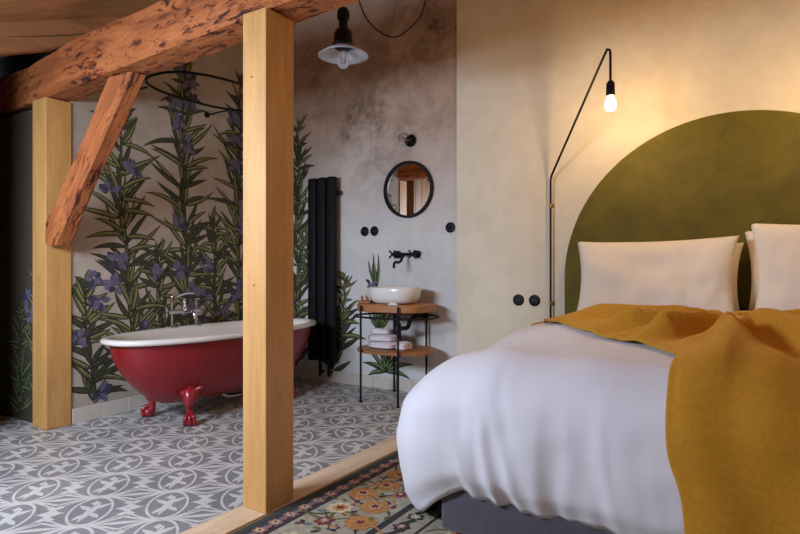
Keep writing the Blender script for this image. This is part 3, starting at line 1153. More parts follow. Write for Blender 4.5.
# little bottles on a tray, left of the basin
ty = thing('amenity_tray', 'small wooden tray at the left end of the wash stand top', 'tray', (VX - 0.243, VY - 0.06, 0.7525))
bm = BM()
box(bm, -0.06, 0.06, -0.045, 0.045, 0, 0.008, 0.002)
link('tray_base', bm, M['shelfwood'], ty)
bm = BM()
for (a0, a1, b0_, b1_) in ((-0.06, 0.06, -0.045, -0.040), (-0.06, 0.06, 0.040, 0.045), (-0.06, -0.055, -0.04, 0.04), (0.055, 0.06, -0.04, 0.04)):
    box(bm, a0, a1, b0_, b1_, 0.008, 0.018)
link('tray_rim', bm, M['shelfwood'], ty)
for i, (x, y, h, lab) in enumerate(((-0.038, -0.01, 0.064, 'leftmost tiny amber bottle on the amenity tray'),
                                    (-0.010, 0.012, 0.084, 'tallest tiny amber bottle, second from the left on the tray'),
                                    (0.016, -0.012, 0.060, 'short tiny amber bottle, third from the left on the tray'),
                                    (0.040, 0.01, 0.072, 'tiny amber bottle on the tray nearest to the basin'))):
    bt = thing('amber_bottle', lab, 'bottle', (VX - 0.243 + x, VY - 0.06 + y, 0.761), 0, 'tiny bottles left of the basin')
    bm = BM()
    lathe(bm, [(0, 0), (0.010, 0), (0.011, 0.004), (0.011, h * 0.6), (0.005, h * 0.72), (0.005, h * 0.78), (0, h * 0.78)], 0, 0, 0, 14)
    fl_ = link('flask', bm, M['amber'], bt, True)
    bm = BM()
    lathe(bm, [(0, h * 0.78), (0.0065, h * 0.78), (0.0065, h), (0, h)], 0, 0, 0, 12)
    link('cap', bm, M['cream'], fl_, True)
sd = thing('soap_dish', 'small cream soap dish with soap at the front right of the basin', 'soap dish', (VX + 0.10, VY - 0.200, 0.7525))
bm = BM()
prism(bm, superell(0.045, 0.024, 2.4, 32), 0, 0.008, 0.003)
link('dish', bm, M['ceramic'], sd, True)
bm = BM()
prism(bm, superell(0.032, 0.018, 2.6, 28), 0.008, 0.022, 0.005)
link('soap_bar', bm, M['cream'], sd, True)

# wall tap
wt = thing('wall_tap', 'black wall-mounted tap with two cross handles above the basin', 'faucet', (-2.555, YB, 1.145))
bm = BM()
tube(bm, [(-0.095, -0.055, 0), (0.095, -0.055, 0)], 0.013, 12)
for x in (-0.095, 0.095):
    tube(bm, [(x, -0.06, 0), (x, -0.002, 0)], 0.013, 12)
    lathe(bm, [(0, 0), (0.032, 0), (0.032, 0.008), (0.018, 0.014), (0, 0.014)], x, -0.0005, 0, 20, axis='Y')
tbody = link('tap_body', bm, M['black'], wt, True)
bm = BM()
tube(bm, smooth_path([(0.0, -0.055, 0), (0.0, -0.09, -0.025), (0.0, -0.115, -0.055), (0, -0.15, -0.068), (0, -0.19, -0.066), (0, -0.215, -0.078), (0, -0.22, -0.115)], 6), 0.011, 12)
link('spout', bm, M['black'], wt, True)
for x in (-0.095, 0.095):
    bm = BM()
    tube(bm, [(x, -0.055, 0), (x, -0.10, 0)], 0.012, 12)
    for a in (PI / 4, 3 * PI / 4):
        c, si = 0.036 * math.cos(a), 0.036 * math.sin(a)
        tube(bm, [(x - c, -0.095, -si), (x + c, -0.095, si)], [0.0075, 0.0075], 8)
    for q in range(4):
        a = PI / 4 + q * PI / 2
        lathe(bm, [(0, -0.009), (0.007, -0.006), (0.010, 0), (0.007, 0.006), (0, 0.009)], x + 0.036 * math.cos(a), -0.095, 0.036 * math.sin(a), 10)
    link('cross_handle', bm, M['black'], tbody, True)

# mirror
mr_ = thing('round_mirror', 'round wall mirror in a thin black frame above the tap', 'mirror', (-2.545, YB, 1.683))
bm = BM()
lathe(bm, [(0.214, 0.001), (0.234, 0.001), (0.236, 0.006), (0.236, 0.034), (0.232, 0.038), (0.220, 0.038), (0.216, 0.034), (0.214, 0.012), (0.214, 0.001)], 0, 0, 0, 72, axis='Y')
link('frame', bm, M['black'], mr_, True)
bm = BM()
lathe(bm, [(0, 0.002), (0.2145, 0.002), (0.2145, 0.012), (0, 0.012)], 0, 0, 0, 72, axis='Y')
link('mirror_glass', bm, M['mirror'], mr_)

# globe wall light above the mirror
wl = thing('wall_light', 'small unlit glass wall light on a black base above the round mirror', 'wall light', (-2.525, YB, 2.085))
bm = BM()
lathe(bm, [(0, 0), (0.050, 0), (0.050, 0.016), (0.030, 0.024), (0.028, 0.055), (0.024, 0.060), (0, 0.060)], 0, -0.0005, 0, 28, axis='Y')
link('base', bm, M['blackplast'], wl, True)
bm = BM()
lathe(bm, [(0.018, 0.058), (0.024, 0.072), (0.042, 0.095), (0.048, 0.118), (0.040, 0.142), (0.020, 0.158), (0, 0.161)], 0, 0, 0, 28, axis='Y')
gb_ = link('glass_bulb', bm, M['glass'], wl, 'all')
bm = BM()
tube(bm, smooth_path([(-0.012, -0.06, 0), (-0.014, -0.12, 0.01), (0.0, -0.135, 0), (0.014, -0.12, -0.01), (0.012, -0.06, 0)], 5), 0.0018, 6)
link('filament', bm, M['brass'], gb_, True)


# switches and sockets
def switch(x, z, label, group, yw=YB, kind='light_switch', cat='switch'):
    o = thing(kind, label, cat, (x, yw, z), 0, group)
    bm = BM()
    lathe(bm, [(0, 0), (0.042, 0), (0.042, 0.007), (0.038, 0.010), (0.026, 0.010), (0.024, 0.007), (0, 0.007)], 0, -0.0005, 0, 32, axis='Y')
    link('cover_plate', bm, M['blackplast'], o, True)
    bm = BM()
    if kind == 'light_switch':
        lathe(bm, [(0, 0.007), (0.012, 0.007), (0.011, 0.022), (0, 0.023)], 0, 0, 0, 16, axis='Y')
        box(bm, -0.004, 0.004, -0.034, -0.02, -0.013, 0.013, 0.002)
        link('rotary_knob', bm, M['black'], o, True)
    else:
        for s in (-1, 1):
            lathe(bm, [(0, 0.0072), (0.003, 0.0072), (0.003, 0.009), (0, 0.009)], s * 0.0095, 0, 0, 10, axis='Y')
        link('socket_pin', bm, M['chrome'], o, True)
    return o


switch(-2.995, 1.35, 'left one of the two round black sockets between radiator and mirror', 'round black sockets left of the tap', kind='wall_socket', cat='socket')
switch(-2.893, 1.35, 'right one of the two round black sockets between radiator and mirror', 'round black sockets left of the tap', kind='wall_socket', cat='socket')
switch(-2.158, 1.355, 'single round black switch on the wall right of the round mirror', None)
switch(-1.585, 0.795, 'left one of the two round black sockets near the bed', 'round black sockets by the bed', YB - 0.012, 'wall_socket', 'socket')
switch(-1.462, 0.795, 'right one of the two round black sockets near the bed, next to the rod', 'round black sockets by the bed', YB - 0.012, 'wall_socket', 'socket')

# ------------------------------------------------------------------ pendant lamp
PX, PY, PZ = -1.99, 2.585, 2.20
pl = thing('pendant_lamp', 'unlit pendant lamp with black socket and flat pale glass shade on a looped cord', 'pendant lamp', (PX, PY, PZ))
bm = BM()
lathe(bm, [(0.036, 0.055), (0.05, 0.050), (0.10, 0.022), (0.135, 0.0), (0.138, 0.001), (0.102, 0.026), (0.052, 0.055), (0.036, 0.060)], 0, 0, 0, 48)
link('shade', bm, M['shade'], pl, 'all')
bm = BM()
lathe(bm, [(0, 0.035), (0.034, 0.035), (0.058, 0.052), (0.060, 0.066), (0.052, 0.074), (0.050, 0.120), (0.044, 0.140), (0.030, 0.150), (0.025, 0.155), (0.025, 0.200), (0.034, 0.206), (0.034, 0.245), (0.022, 0.264), (0.004, 0.268), (0, 0.268)], 0, 0, 0, 28)
link('socket', bm, M['blackplast'], pl, True)
bm = BM()
lathe(bm, [(0.014, 0.036), (0.016, 0.02), (0.030, -0.010), (0.036, -0.032), (0.030, -0.055), (0.014, -0.068), (0, -0.071)], 0, 0, 0, 24)
gb_ = link('glass_bulb', bm, M['glass'], pl, 'all')
bm = BM()
tube(bm, smooth_path([(-0.010, 0, 0.03), (-0.014, 0.004, -0.02), (-0.004, 0, -0.04), (0.006, -0.004, -0.02), (0.012, 0, -0.04), (0.010, 0, 0.03)], 5), 0.0015, 6)
link('filament', bm, M['brass'], gb_, True)
zc = ceil_z(PY) - PZ
bm = BM()
cable = [(0, 0, 0.265), (0, 0, zc - 0.02), (0.02, 0.0, zc - 0.012)]
cable += [(0.04, 0.025, 0.50), (0.075, 0.047, 0.30), (0.13, 0.08, 0.175), (0.225, 0.14, 0.105), (0.31, 0.195, 0.155), (0.38, 0.24, 0.29), (0.43, 0.27, zc + 0.09)]
tube(bm, smooth_path(cable, 8), 0.004, 8)
link('cord', bm, M['blackplast'], pl, True)

# ------------------------------------------------------------------ swing-arm bulb lamps by the bed head
def rod_lamp(x, s, label):
    o = thing('rod_wall_lamp', label, 'wall lamp', (x, YB - 0.012, 0))
    bm = BM()
    p = [(0, -0.035, 0.52), (0, -0.035, 1.66)]
    end = Vector((s * 0.505, -0.56, 2.325))
    st = Vector((0, -0.035, 1.68))
    dr = (end - st)
    pts = [Vector(q) for q in p]
    pts += [st + dr * t for t in (0.02, 0.2, 0.4, 0.6, 0.8, 0.97)]
    pts += [end + Vector((s * 0.006, 0, 0.010)), end + Vector((s * 0.018, 0, 0.006)), end + Vector((s * 0.024, 0, -0.012)), end + Vector((s * 0.025, 0, -0.20))]
    tube(bm, pts, 0.0075, 10)
    link('rod', bm, M['black'], o, True)
    for z in (0.78, 1.48):
        bm = BM()
        lathe(bm, [(0.0078, -0.012), (0.013, -0.012), (0.013, 0.012), (0.0078, 0.012)], 0, -0.035, z, 16)
        tube(bm, [(0, -0.025, z), (0, -0.001, z)], 0.006, 10)
        lathe(bm, [(0, 0), (0.016, 0), (0.016, 0.005), (0, 0.005)], 0, -0.0003, z, 16, axis='Y')
        link('brass_clip', bm, M['brass'], o, True)
    cx, cy, cz = end.x + s * 0.025, end.y, end.z - 0.21
    bm = BM()
    lathe(bm, [(0, 0.03), (0.012, 0.03), (0.024, 0.015), (0.026, -0.05), (0.023, -0.062), (0, -0.062)], cx, cy, cz, 20)
    sk = link('socket', bm, M['black'], o, True)
    bm = BM()
    lathe(bm, [(0, -0.060), (0.015, -0.060), (0.020, -0.075), (0.030, -0.10), (0.032, -0.118), (0.026, -0.138), (0.012, -0.149), (0, -0.151)], cx, cy, cz, 24)
    link('lit_bulb', bm, M['bulb_on'], sk, 'all')
    return o


rod_lamp(-1.332, 1, 'black rod wall lamp with a bare lit bulb left of the headboard')
rod_lamp(0.952, -1, 'black rod wall lamp with a bare lit bulb on the far side of the headboard')

# lamp of the room behind the camera that warms the old beam
rl = thing('room_pendant', 'bare warm bulb hanging from the ceiling behind the camera', 'pendant lamp', (-1.25, -0.55, 1.32))
bm = BM()
lathe(bm, [(0, -0.05), (0.03, -0.03), (0.04, 0), (0.03, 0.03), (0.014, 0.05), (0, 0.05)], 0, 0, 0, 20)
link('lit_bulb', bm, M['bulb_room'], rl, 'all')
bm = BM()
lathe(bm, [(0, 0.05), (0.018, 0.05), (0.018, 0.10), (0.004, 0.11), (0.004, ceil_z(-0.55) - 1.32), (0, ceil_z(-0.55) - 1.32)], 0, 0, 0, 14)
link('socket', bm, M['blackplast'], rl, True)

# ------------------------------------------------------------------ headboard
HXc, HR, HZ = -0.19, 1.03, 0.955
bm = BM()
outl = [(HXc + HR * math.cos(PI * i / 72), HZ + HR * math.sin(PI * i / 72)) for i in range(73)]
outl = [(HXc + HR, 0.10)] + outl + [(HXc - HR, 0.10)]


def hb_row(inset, y):
    row = []
    for (x, z) in outl:
        dx, dz = x - HXc, z - HZ if z > HZ else 0
        l = math.hypot(dx, dz) or 1
        row.append(bm.verts.new((x - dx / l * inset, y, z - dz / l * inset)))
    return row


r_ = [hb_row(0, YB - 0.014), hb_row(0, YB - 0.085), hb_row(0.006, YB - 0.100), hb_row(0.022, YB - 0.108)]
for a, b2 in zip(r_, r_[1:]):
    ring_faces(bm, a, b2)
bm.faces.new(r_[0])
bm.faces.new(r_[-1])
hb = link('headboard', bm, M['velvet'], None, True)
tag(hb, 'large half-round olive green velvet headboard standing against the plaster wall', 'headboard')

# ------------------------------------------------------------------ bed
BX0, BX1, BY0, BY1 = -1.09, 0.71, 2.03, 4.08
bed = thing('bed', 'wide bed with a dark grey upholstered base under the white duvet', 'bed', ((BX0 + BX1) / 2, (BY0 + BY1) / 2, 0.0165))
bcx, bcy = (BX0 + BX1) / 2, (BY0 + BY1) / 2
bm = BM()
box(bm, BX0 - bcx, BX1 - bcx, BY0 - bcy, BY1 - bcy, 0.0, 0.40, 0.02, 3)
link('bed_base', bm, M['baseup'], bed, True)
bm = BM()
box(bm, BX0 - bcx + 0.01, BX1 - bcx - 0.01, BY0 - bcy + 0.01, BY1 - bcy - 0.01, 0.401, 0.605, 0.05, 4)
link('mattress', bm, M['matt'], bed, True)

R = 0.19          # roll radius of the duvet at the bed's edge


def top_z(x, y):
    t = min(1, max(0, (y - 2.2) / 1.3))
    t = t * t * (3 - 2 * t)
    z = 0.715 + 0.042 * t
    e = max(0, min(1, (-0.72 - x) / 0.36))
    z -= 0.055 * e * e * (1 - 0.6 * t)
    z += 0.012 * (0.5 - abs(noise.noise(Vector((x * 3.1 + y * 1.7, y * 1.2 - x * 0.5, 21.0))))) 
    z += 0.020 * noise.noise(Vector((x * 2.1, y * 2.1, 4.0))) + 0.006 * noise.noise(Vector((x * 5, y * 5, 8)))
    return z


def ring_pt(t):
    """closed rounded rectangle, t in 0..1, starting head-left and going to the foot; returns point, normal, name"""
    x0, x1, y0, y1 = BX0 - 0.155 + R, BX1 + 0.10 - R, BY0 - 0.04 + R, 3.57
    rc = 0.07
    segs = []
    segs.append(('L', (x0, y1), (x0, y0 + rc), (-1, 0)))
    segs.append(('C', (x0 + rc, y0 + rc), PI, 1.5 * PI, None))
    segs.append(('F', (x0 + rc, y0), (x1 - rc, y0), (0, -1)))
    segs.append(('C', (x1 - rc, y0 + rc), 1.5 * PI, 2 * PI, None))
    segs.append(('R', (x1, y0 + rc), (x1, y1), (1, 0)))
    segs.append(('H', (x1, y1), (x0, y1), (0, 1)))
    ln = []
    for s in segs:
        ln.append(rc * PI / 2 if s[0] == 'C' else math.dist(s[1], s[2]))
    tot = sum(ln)
    d0 = t * tot
    for s, l in zip(segs, ln):
        if d0 <= l + 1e-9:
            f = d0 / l
            if s[0] == 'C':
                a = s[2] + (s[3] - s[2]) * f
                return Vector((s[1][0] + rc * math.cos(a), s[1][1] + rc * math.sin(a))), Vector((math.cos(a), math.sin(a))), 'C' + ('0' if s[2] == PI else '1')
            return Vector(s[1]).lerp(Vector(s[2]), f), Vector(s[3]), s[0]
        d0 -= l
    return Vector(segs[0][1]), Vector((-1, 0)), 'L'


def hang(p, n):
    """how far the duvet falls below its top at this place of the edge"""
    h = 0.50
    if n.y > 0.9:
        return 0.06
    left = max(0, -n.x)
    foot = max(0, -n.y)
    h = 0.545 + 0.095 * left
    # longer corner tip
    cd = math.exp(-((p.x - BX0) ** 2 + (p.y - (BY0 + 0.22)) ** 2) / 0.03)
    h += 0.09 * cd - 0.10 * math.exp(-((p.x - (BX0 + 0.09)) ** 2) / 0.006) * foot
    h += 0.03 * max(0, min(1, (p.x + 0.9) / 0.8)) * foot
    return h


def duvet():
    bm = BM()
    NT, NI, NO = 420, 30, 30
    rows = []
    c = Vector(((BX0 + BX1) / 2, 2.85))
    for j in range(1, NI + 1):
        s = j / NI
        row = []
        for i in range(NT):
            p, n, nm = ring_pt(i / NT)
            q = c + (p - c) * s
            row.append(bm.verts.new((q.x, q.y, top_z(q.x, q.y))))
        rows.append(row)
    for j in range(1, NO + 1):
        s = j / NO
        row = []
        for i in range(NT):
            p, n, nm = ring_pt(i / NT)
            H = hang(p, n)
            if nm == 'H':
                d_ = s * 0.08
                o_ = R * 0.5 * math.sin(s * PI / 2)
                z = top_z(p.x, p.y) - 0.05 * s * s
                row.append(bm.verts.new((p.x + n.x * o_, p.y + n.y * o_, z)))
                continue
            d_ = s * (H + R * (PI / 2 - 1))
            arc = R * PI / 2
            if d_ < arc:
                a = d_ / R
                o_, dz = R * math.sin(a), R * (1 - math.cos(a))
                o_ = R * (math.sin(a) * (1 - 0.35 * max(0, -n.x) * math.cos(a)))
            else:
                o_, dz = R, R + (d_ - arc)
            f = dz / H
            # folds: soft pleats that grow towards the hem, belly of the quilt
            k = i / NT * 60
            near = p.x + p.y * 0.35
            sp = i / NT * 34
            g1 = noise.noise(Vector((sp * 0.9 + dz * 0.8, 1.3, dz * 1.2)))
            g2 = noise.noise(Vector((sp * 2.1 - dz * 1.0, 6.1, dz * 1.6)))
            g3 = noise.noise(Vector((sp * 4.6 + dz * 2.0, 2.1, dz * 3)))
            fold = g1 * 0.075 + (0.5 - abs(g2) * 2) * 0.034 + g3 * 0.010
            mask = 1.0 if p.x < -0.50 else max(0.25, 1 - (p.x + 0.50) * 4)
            fold *= (f ** 0.9) * mask * (0.35 + 1.3 * abs(noise.noise(Vector((sp * 0.33, 40.2, 0)))))
            belly = 0.075 * math.sin(PI * min(1, f * 1.05)) * (1.0 if n.x < -0.3 else 0.5)
            flare = 0.055 * f * (max(0, -n.x)) + 0.03 * math.exp(-((p.x - BX0) ** 2 + (p.y - BY0) ** 2) / 0.04) * f
            tuck = -0.045 * max(0, f - 0.85) / 0.15
            o_ += fold + belly + flare + tuck + 0.012
            dg = noise.noise(Vector((sp * 1.3 + dz * 9, dz * 5 - sp * 0.8, 11))) * 0.005 * min(1, f * 2)
            o_ += dg
            row.append(bm.verts.new((p.x + n.x * o_, p.y + n.y * o_, max(0.036, top_z(p.x, p.y) - dz + 0.02 * noise.noise(Vector((p.x * 5, p.y * 5, 3))) * f))))
        rows.append(row)
    cen = bm.verts.new((c.x, c.y, top_z(c.x, c.y)))
    for i in range(NT):
        bm.faces.new((cen, rows[0][i], rows[0][(i + 1) % NT]))
    for a, b2 in zip(rows, rows[1:]):
        ring_faces(bm, a, b2)
    return bm


dv = link('duvet', duvet(), M['sheet'], None, 'all')
so = dv.modifiers.new('thickness', 'SOLIDIFY')
so.thickness = 0.02
so.offset = -1
tag(dv, 'thick white duvet spread over the bed, bulging down to the rug at its left corner', 'duvet')

# ------------------------------------------------------------------ throw
G = Vector((-0.13, 3.02))


def throw_pt(a, b_, lift=0.016, ek=1.0):
    y0 = BY0 - 0.04 + R
    # folds radiating from the gathered spot
    dx, dy = a - G.x, b_ - G.y
    r = math.hypot(dx, dy)
    th = math.atan2(dy, dx)
    wv = 0.5 + 0.5 * math.cos(12 * th + 1.2 * r + 1.5 * noise.noise(Vector((a * 2, b_ * 2, 0))))
    wv2 = 0.5 + 0.5 * math.cos(21 * th - 2 * r + 1 + 2 * noise.noise(Vector((a * 3, b_ * 3, 5))))
    amp = 0.075 * (1 - math.exp(-(r / 0.12) ** 2)) * math.exp(-max(0, r - 0.55) * 0.6)
    hd = max(0, min(1, (b_ - 3.02) / 0.3))
    amp *= 1 - 0.62 * hd
    lw = max(0, min(1, (G.y - b_) / 0.2))
    amp *= 1 + 0.35 * lw * max(0, min(1, (a + 0.30) / 0.25))
    h = amp * (wv ** (1.5 + 0.8 * lw)) + amp * (0.05 + 0.45 * lw) * (1 - math.exp(-(r / 0.4) ** 2)) * wv2 ** 1.5 * math.exp(-max(0, r - 0.5) * 1.5)
    h += 0.035 * math.exp(-(r / 0.10) ** 2)
    h += 0.008 * (noise.noise(Vector((a * 6, b_ * 6, 2))) + 0.5)
    h *= ek
    xi = BX0 - 0.155 + R
    if a < xi:
        lift -= R * (1 - math.cos(min(1.2, (xi - a) / R)))
    if b_ >= y0:
        # upper band lies bunched near the pillows
        bulk = 0.0 * max(0, min(1, (b_ - 2.9) / 0.3))
        zt = top_z(a, b_)
        return Vector((a, b_, zt + lift + max(0, h) + bulk))
    d_ = y0 - b_
    arc = R * PI / 2
    if d_ < arc:
        an = d_ / R
        o_, dz = (R) * math.sin(an), R * (1 - math.cos(an))
    else:
        an = PI / 2
        o_, dz = R, R + (d_ - arc)
    f = dz / 0.5
    fold = 0.024 * ek * math.sin(a * 13 + 3 * b_ + 2 * noise.noise(Vector((a, b_, 1)))) * min(1, f)
    off = lift + max(0, h) + 0.030 * min(1, f * 3) + fold + 0.02 * min(1, f)
    n = Vector((0, -math.sin(an), math.cos(an)))
    p = Vector((a, y0 - o_, top_z(a, y0) - dz))
    return p + n * off


def throw_mesh():
    bm = BM()
    hem = BY0 - 0.04 + R - (R * PI / 2) - 0.46
    Lp = smooth_path([(-0.90, 3.54, 0), (-1.00, 3.44, 0), (-1.085, 3.27, 0), (-0.93, 3.02, 0), (-0.70, 2.74, 0), (-0.42, 2.48, 0), (-0.28, 2.26, 0), (-0.27, 2.05, 0), (-0.26, 1.85, 0), (-0.22, 1.7, 0), (-0.20, hem, 0)], 14)
    Rb = smooth_path([(0, 3.56, 0), (0, 3.48, 0), (0, 3.38, 0), (0, 3.10, 0), (0, 2.8, 0), (0, 2.55, 0), (0, 2.3, 0), (0, 2.1, 0), (0, 1.9, 0), (0, 1.75, 0), (0, hem, 0)], 14)
    NU = 120
    XE = 0.80
    grid = []
    for l, r in zip(Lp, Rb):
        row = []
        for i in range(NU + 1):
            t = i / NU
            a = l.x + (XE - l.x) * t
            b_ = l.y + (r.y - l.y) * t
            if l.y > 3.3:
                b_ += 0.03 * math.sin(a * 6) + 0.02 * math.sin(a * 13)
            q = throw_pt(a, b_, 0.016, 0.12 + 0.88 * min(1, t / 0.14) ** 1.5)
            if t < 0.03 or t > 0.98:
                q.z -= 0.006
            row.append(bm.verts.new(q))
        grid.append(row)
    for a, b2 in zip(grid, grid[1:]):
        ring_faces(bm, a, b2, closed=False)
    return bm, Lp


tb, Lp = throw_mesh()
th_ = thing('throw_blanket', 'mustard yellow wool throw gathered across the duvet and hanging over the foot of the bed', 'blanket', (0, 0, 0))
o = link('blanket', tb, M['wool'], th_, 'all')
so = o.modifiers.new('thickness', 'SOLIDIFY')
so.thickness = 0.012
so.offset = 1
bm = BM()
rg = random.Random(3)
for i in range(26):
    q = Lp[int(i * 30 / 26)]
    p = throw_pt(q.x, q.y, 0.016, 0.12)
    L_ = rg.uniform(0.05, 0.085)
    an = PI + rg.uniform(-0.5, 0.5)
    pts = []
    for k in range(6):
        x = q.x + math.cos(an) * L_ * k / 5
        y = q.y + math.sin(an) * L_ * k / 5 + 0.006 * math.sin(k * 1.7 + i)
        pts.append((x, y, throw_pt(x, y, 0.006, 0.1).z))
    tube(bm, pts, 0.0045, 6)
link('fringe', bm, M['wool'], o, True)


# ------------------------------------------------------------------ pillows
def pillow_mesh(w, h, T, seed):
    bm = BM()
    N = 44
    for side in (1, -1):
        g = []
        for j in range(N + 1):
            v_ = -1 + 2 * j / N
            row = []
            for i in range(N + 1):
                u_ = -1 + 2 * i / N
                pin = 1 - 0.075 * (1 - u_ * u_) * abs(v_) ** 3
                pin2 = 1 - 0.085 * (1 - v_ * v_) * abs(u_) ** 3
                x = u_ * w / 2 * pin2
                z = v_ * h / 2 * pin
                t = (max(0, 1 - abs(u_) ** 2.6) ** 0.55) * (max(0, 1 - abs(v_) ** 2.4) ** 0.55)
                y = side * T / 2 * t * (1 + 0.12 * v_ * -1)
                wr = noise.noise(Vector((x * 7, z * 7, seed + side))) * 0.022 + noise.noise(Vector((x * 18, z * 9, seed))) * 0.009
                y += side * wr * t
                y += 0.012 * noise.noise(Vector((x * 4, z * 4, seed * 2.0)))
                row.append(bm.verts.new((x, -y, z + h / 2)))
            g.append(row)
        for a, b2 in zip(g, g[1:]):
            ring_faces(bm, a, b2, closed=False)
    bmesh.ops.remove_doubles(bm, verts=bm.verts, dist=0.0005)
    return bm


def pillow(x, y, z, w, h, T, lean, seed, label, roll=0.0, yaw=0.0):
    o = link('pillow', pillow_mesh(w, h, T, seed), M['pillow'], None, 'all', (x, y, z))
    o.rotation_euler = (lean, roll, yaw)
    return tag(o, label, 'pillow', 'white pillows against the headboard')


pillow(-0.54, 4.015, 0.685, 0.82, 0.50, 0.11, -0.03, 2, 'white pillow mostly hidden behind the left front pillow', 0.0)
pillow(-0.60, 3.745, 0.685, 0.92, 0.545, 0.18, -0.24, 5, 'white pillow leaning in front at the left half of the headboard', -0.015)
pillow(0.31, 4.015, 0.685, 0.88, 0.57, 0.11, -0.03, 7, 'white pillow mostly hidden behind the right front pillow', 0.0)
pillow(0.35, 3.735, 0.685, 0.89, 0.61, 0.18, -0.18, 9, 'white pillow leaning in front at the right half of the headboard', 0.0)

# ------------------------------------------------------------------ rug
RX0, RX1, RY0, RY1 = -1.765, 1.0, 0.35, 4.03
m_green = plain('rug_green_black', srgb(52, 60, 54), 0.95, 0, 0.2, 60)
m_navy = plain('rug_navy', srgb(50, 46, 50), 0.95, 0, 0.4, 60)
m_sage = plain('rug_sage', srgb(158, 151, 132), 0.95, 0, 0.22, 40)
m_rose = plain('rug_rose', srgb(150, 100, 98), 0.95, 0, 0.3, 60)
m_rust = plain('rug_ochre', srgb(178, 122, 66), 0.95, 0, 0.3, 60)
m_wine = plain('rug_wine', srgb(112, 44, 48), 0.95, 0, 0.3, 60)
m_cream = plain('rug_cream', srgb(196, 180, 150), 0.95, 0, 0.15, 60)
m_leaf = plain('rug_leaf', srgb(96, 98, 50), 0.95, 0, 0.25, 60)
m_blue = plain('rug_slate', srgb(96, 106, 120), 0.95, 0, 0.2, 60)
RUGM = [m_green, m_navy, m_sage, m_rose, m_rust, m_wine, m_cream, m_leaf, m_blue]
bm = BM()
box(bm, RX0, RX1, RY0, RY1, 0.0005, 0.010, 0.003, 2, 0)


def rect(x0, x1, y0, y1, z, mi):
    f = bm.faces.new([bm.verts.new(c_) for c_ in ((x0, y0, z), (x1, y0, z), (x1, y1, z), (x0, y1, z))])
    f.material_index = mi


def inset_rect(i, z, mi):
    rect(RX0 + i, RX1 - i, RY0 + i, RY1 - i, z, mi)


inset_rect(0.03, 0.0103, 1)
inset_rect(0.125, 0.0106, 2)
inset_rect(0.44, 0.0109, 1)
inset_rect(0.475, 0.0110, 2)
inset_rect(0.60, 0.0111, 1)
inset_rect(0.615, 0.0112, 2)


def petal(cx, cy, an, L, w, mi, z, curve=0.0):
    n = 7
    prev = None
    x, y, a = cx, cy, an
    for i in range(n + 1):
        t = i / n
        ww = w * math.sin(PI * min(0.97, 0.08 + t * 0.9)) ** 0.8
        A = bm.verts.new((x - math.sin(a) * ww, y + math.cos(a) * ww, z))
        B = bm.verts.new((x + math.sin(a) * ww, y - math.cos(a) * ww, z))
        if prev:
            bm.faces.new((prev[0], prev[1], B, A)).material_index = mi
        prev = (A, B)
        a += curve / n
        x += math.cos(a) * L / n
        y += math.sin(a) * L / n


rr = random.Random(11)
zc_ = [0]


def z_next():
    zc_[0] += 1
    return 0.0114 + (zc_[0] % 120) * 0.000012


def blossom(cx, cy, s, m1, m2, m3, n=8):
    a0 = rr.uniform(0, PI)
    for k in range(n):
        petal(cx, cy, a0 + 2 * PI * k / n, s, s * 0.38, m1, z_next())
    for k in range(n):
        petal(cx, cy, a0 + 0.3 + 2 * PI * k / n, s * 0.62, s * 0.18, m2, z_next() + 0.0015)
    for k in range(5):
        petal(cx, cy, a0 + 2 * PI * k / 5, s * 0.28, s * 0.12, m3, z_next() + 0.003)


def vine(x, y, a, L, mi):
    petal(x, y, a, L, 0.0055, mi, z_next(), rr.uniform(-2.5, 2.5))


# dark border: rosettes alternating with leaves, all four sides
def along(inset, step, fn):
    x = RX0 + inset
    while x < RX1 - inset:
        fn(x, RY0 + inset, 0)
        fn(x, RY1 - inset, 0)
        x += step
    y = RY0 + inset + step
    while y < RY1 - inset - step / 2:
        fn(RX0 + inset, y, PI / 2)
        fn(RX1 - inset, y, PI / 2)
        y += step


cnt = [0]


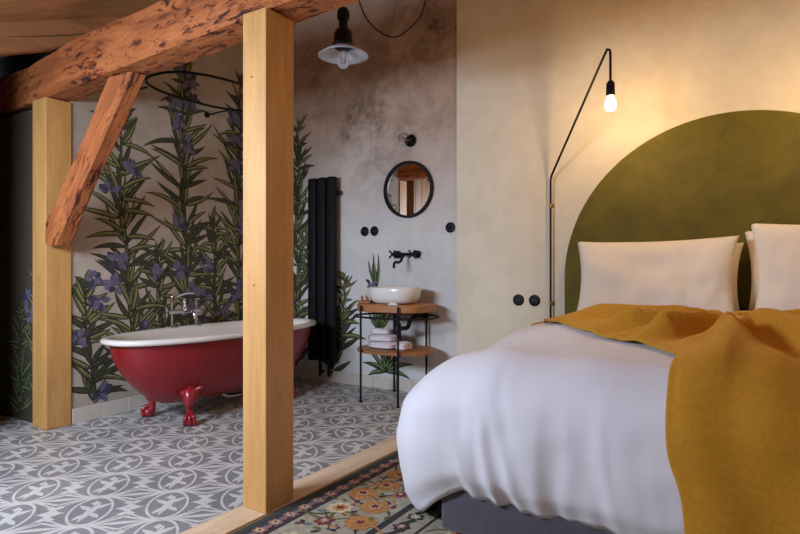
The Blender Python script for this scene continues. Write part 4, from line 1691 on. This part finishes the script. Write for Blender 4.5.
def border_motif(x, y, a):
    cnt[0] += 1
    if cnt[0] % 2:
        blossom(x, y, 0.034, 3, 6, 5, 6)
    else:
        blossom(x, y, 0.026, 8, 3, 6, 5)
    for s in (-1, 1):
        petal(x + 0.02 * math.cos(a), y + 0.02 * math.sin(a), a + s * 0.7, 0.05, 0.008, 8 if s > 0 else 3, z_next(), -s * 1.2)


along(0.0775, 0.088, border_motif)


def field_motif(x, y, a):
    cnt[0] += 1
    j = (0, 1, 0, 2, 3, 0, 2)[cnt[0] % 7]
    x += rr.uniform(-0.03, 0.03)
    y += rr.uniform(-0.03, 0.03)
    for q in range(4):
        vine(x, y, rr.uniform(0, 2 * PI), rr.uniform(0.12, 0.2), rr.choice((7, 7, 1, 4)))
    if j == 0:
        blossom(x, y, 0.072, 4, 4, 5, 9)
        blossom(x, y, 0.045, 4, 6, 5, 7)
    elif j == 1:
        blossom(x, y, 0.045, 5, 3, 6, 6)
        blossom(x + 0.07, y - 0.03, 0.03, 5, 6, 4, 5)
    elif j == 2:
        blossom(x, y, 0.06, 6, 4, 5, 8)
    else:
        blossom(x, y, 0.042, 3, 5, 6, 6)
        blossom(x - 0.06, y + 0.04, 0.03, 4, 6, 5, 5)
    for q in range(5):
        an = rr.uniform(0, 2 * PI)
        d0 = rr.uniform(0.07, 0.12)
        petal(x + d0 * math.cos(an), y + d0 * math.sin(an), rr.uniform(0, 2 * PI), 0.04, 0.010, rr.choice((7, 5, 8, 1, 7)), z_next())


along(0.22, 0.16, field_motif)
along(0.36, 0.17, field_motif)


def inner_motif(x, y, a):
    cnt[0] += 1
    blossom(x, y, 0.04, 1, (3, 5, 6)[cnt[0] % 3], 6, 6)
    petal(x, y, a + 0.5, 0.09, 0.010, 1, z_next(), -1.5)
    petal(x, y, a - 2.6, 0.09, 0.010, 1, z_next(), -1.5)


along(0.53, 0.11, inner_motif)
yy = RY0 + 0.8
while yy < 2.2:
    xx = RX0 + 0.78
    while xx < RX1 - 0.7:
        field_motif(xx, yy, 0)
        xx += 0.22
    yy += 0.22
rug = link('oriental_rug', bm, RUGM)
tag(rug, 'oriental floral rug in sage, rust and black lying under the bed along the floor sill', 'rug')
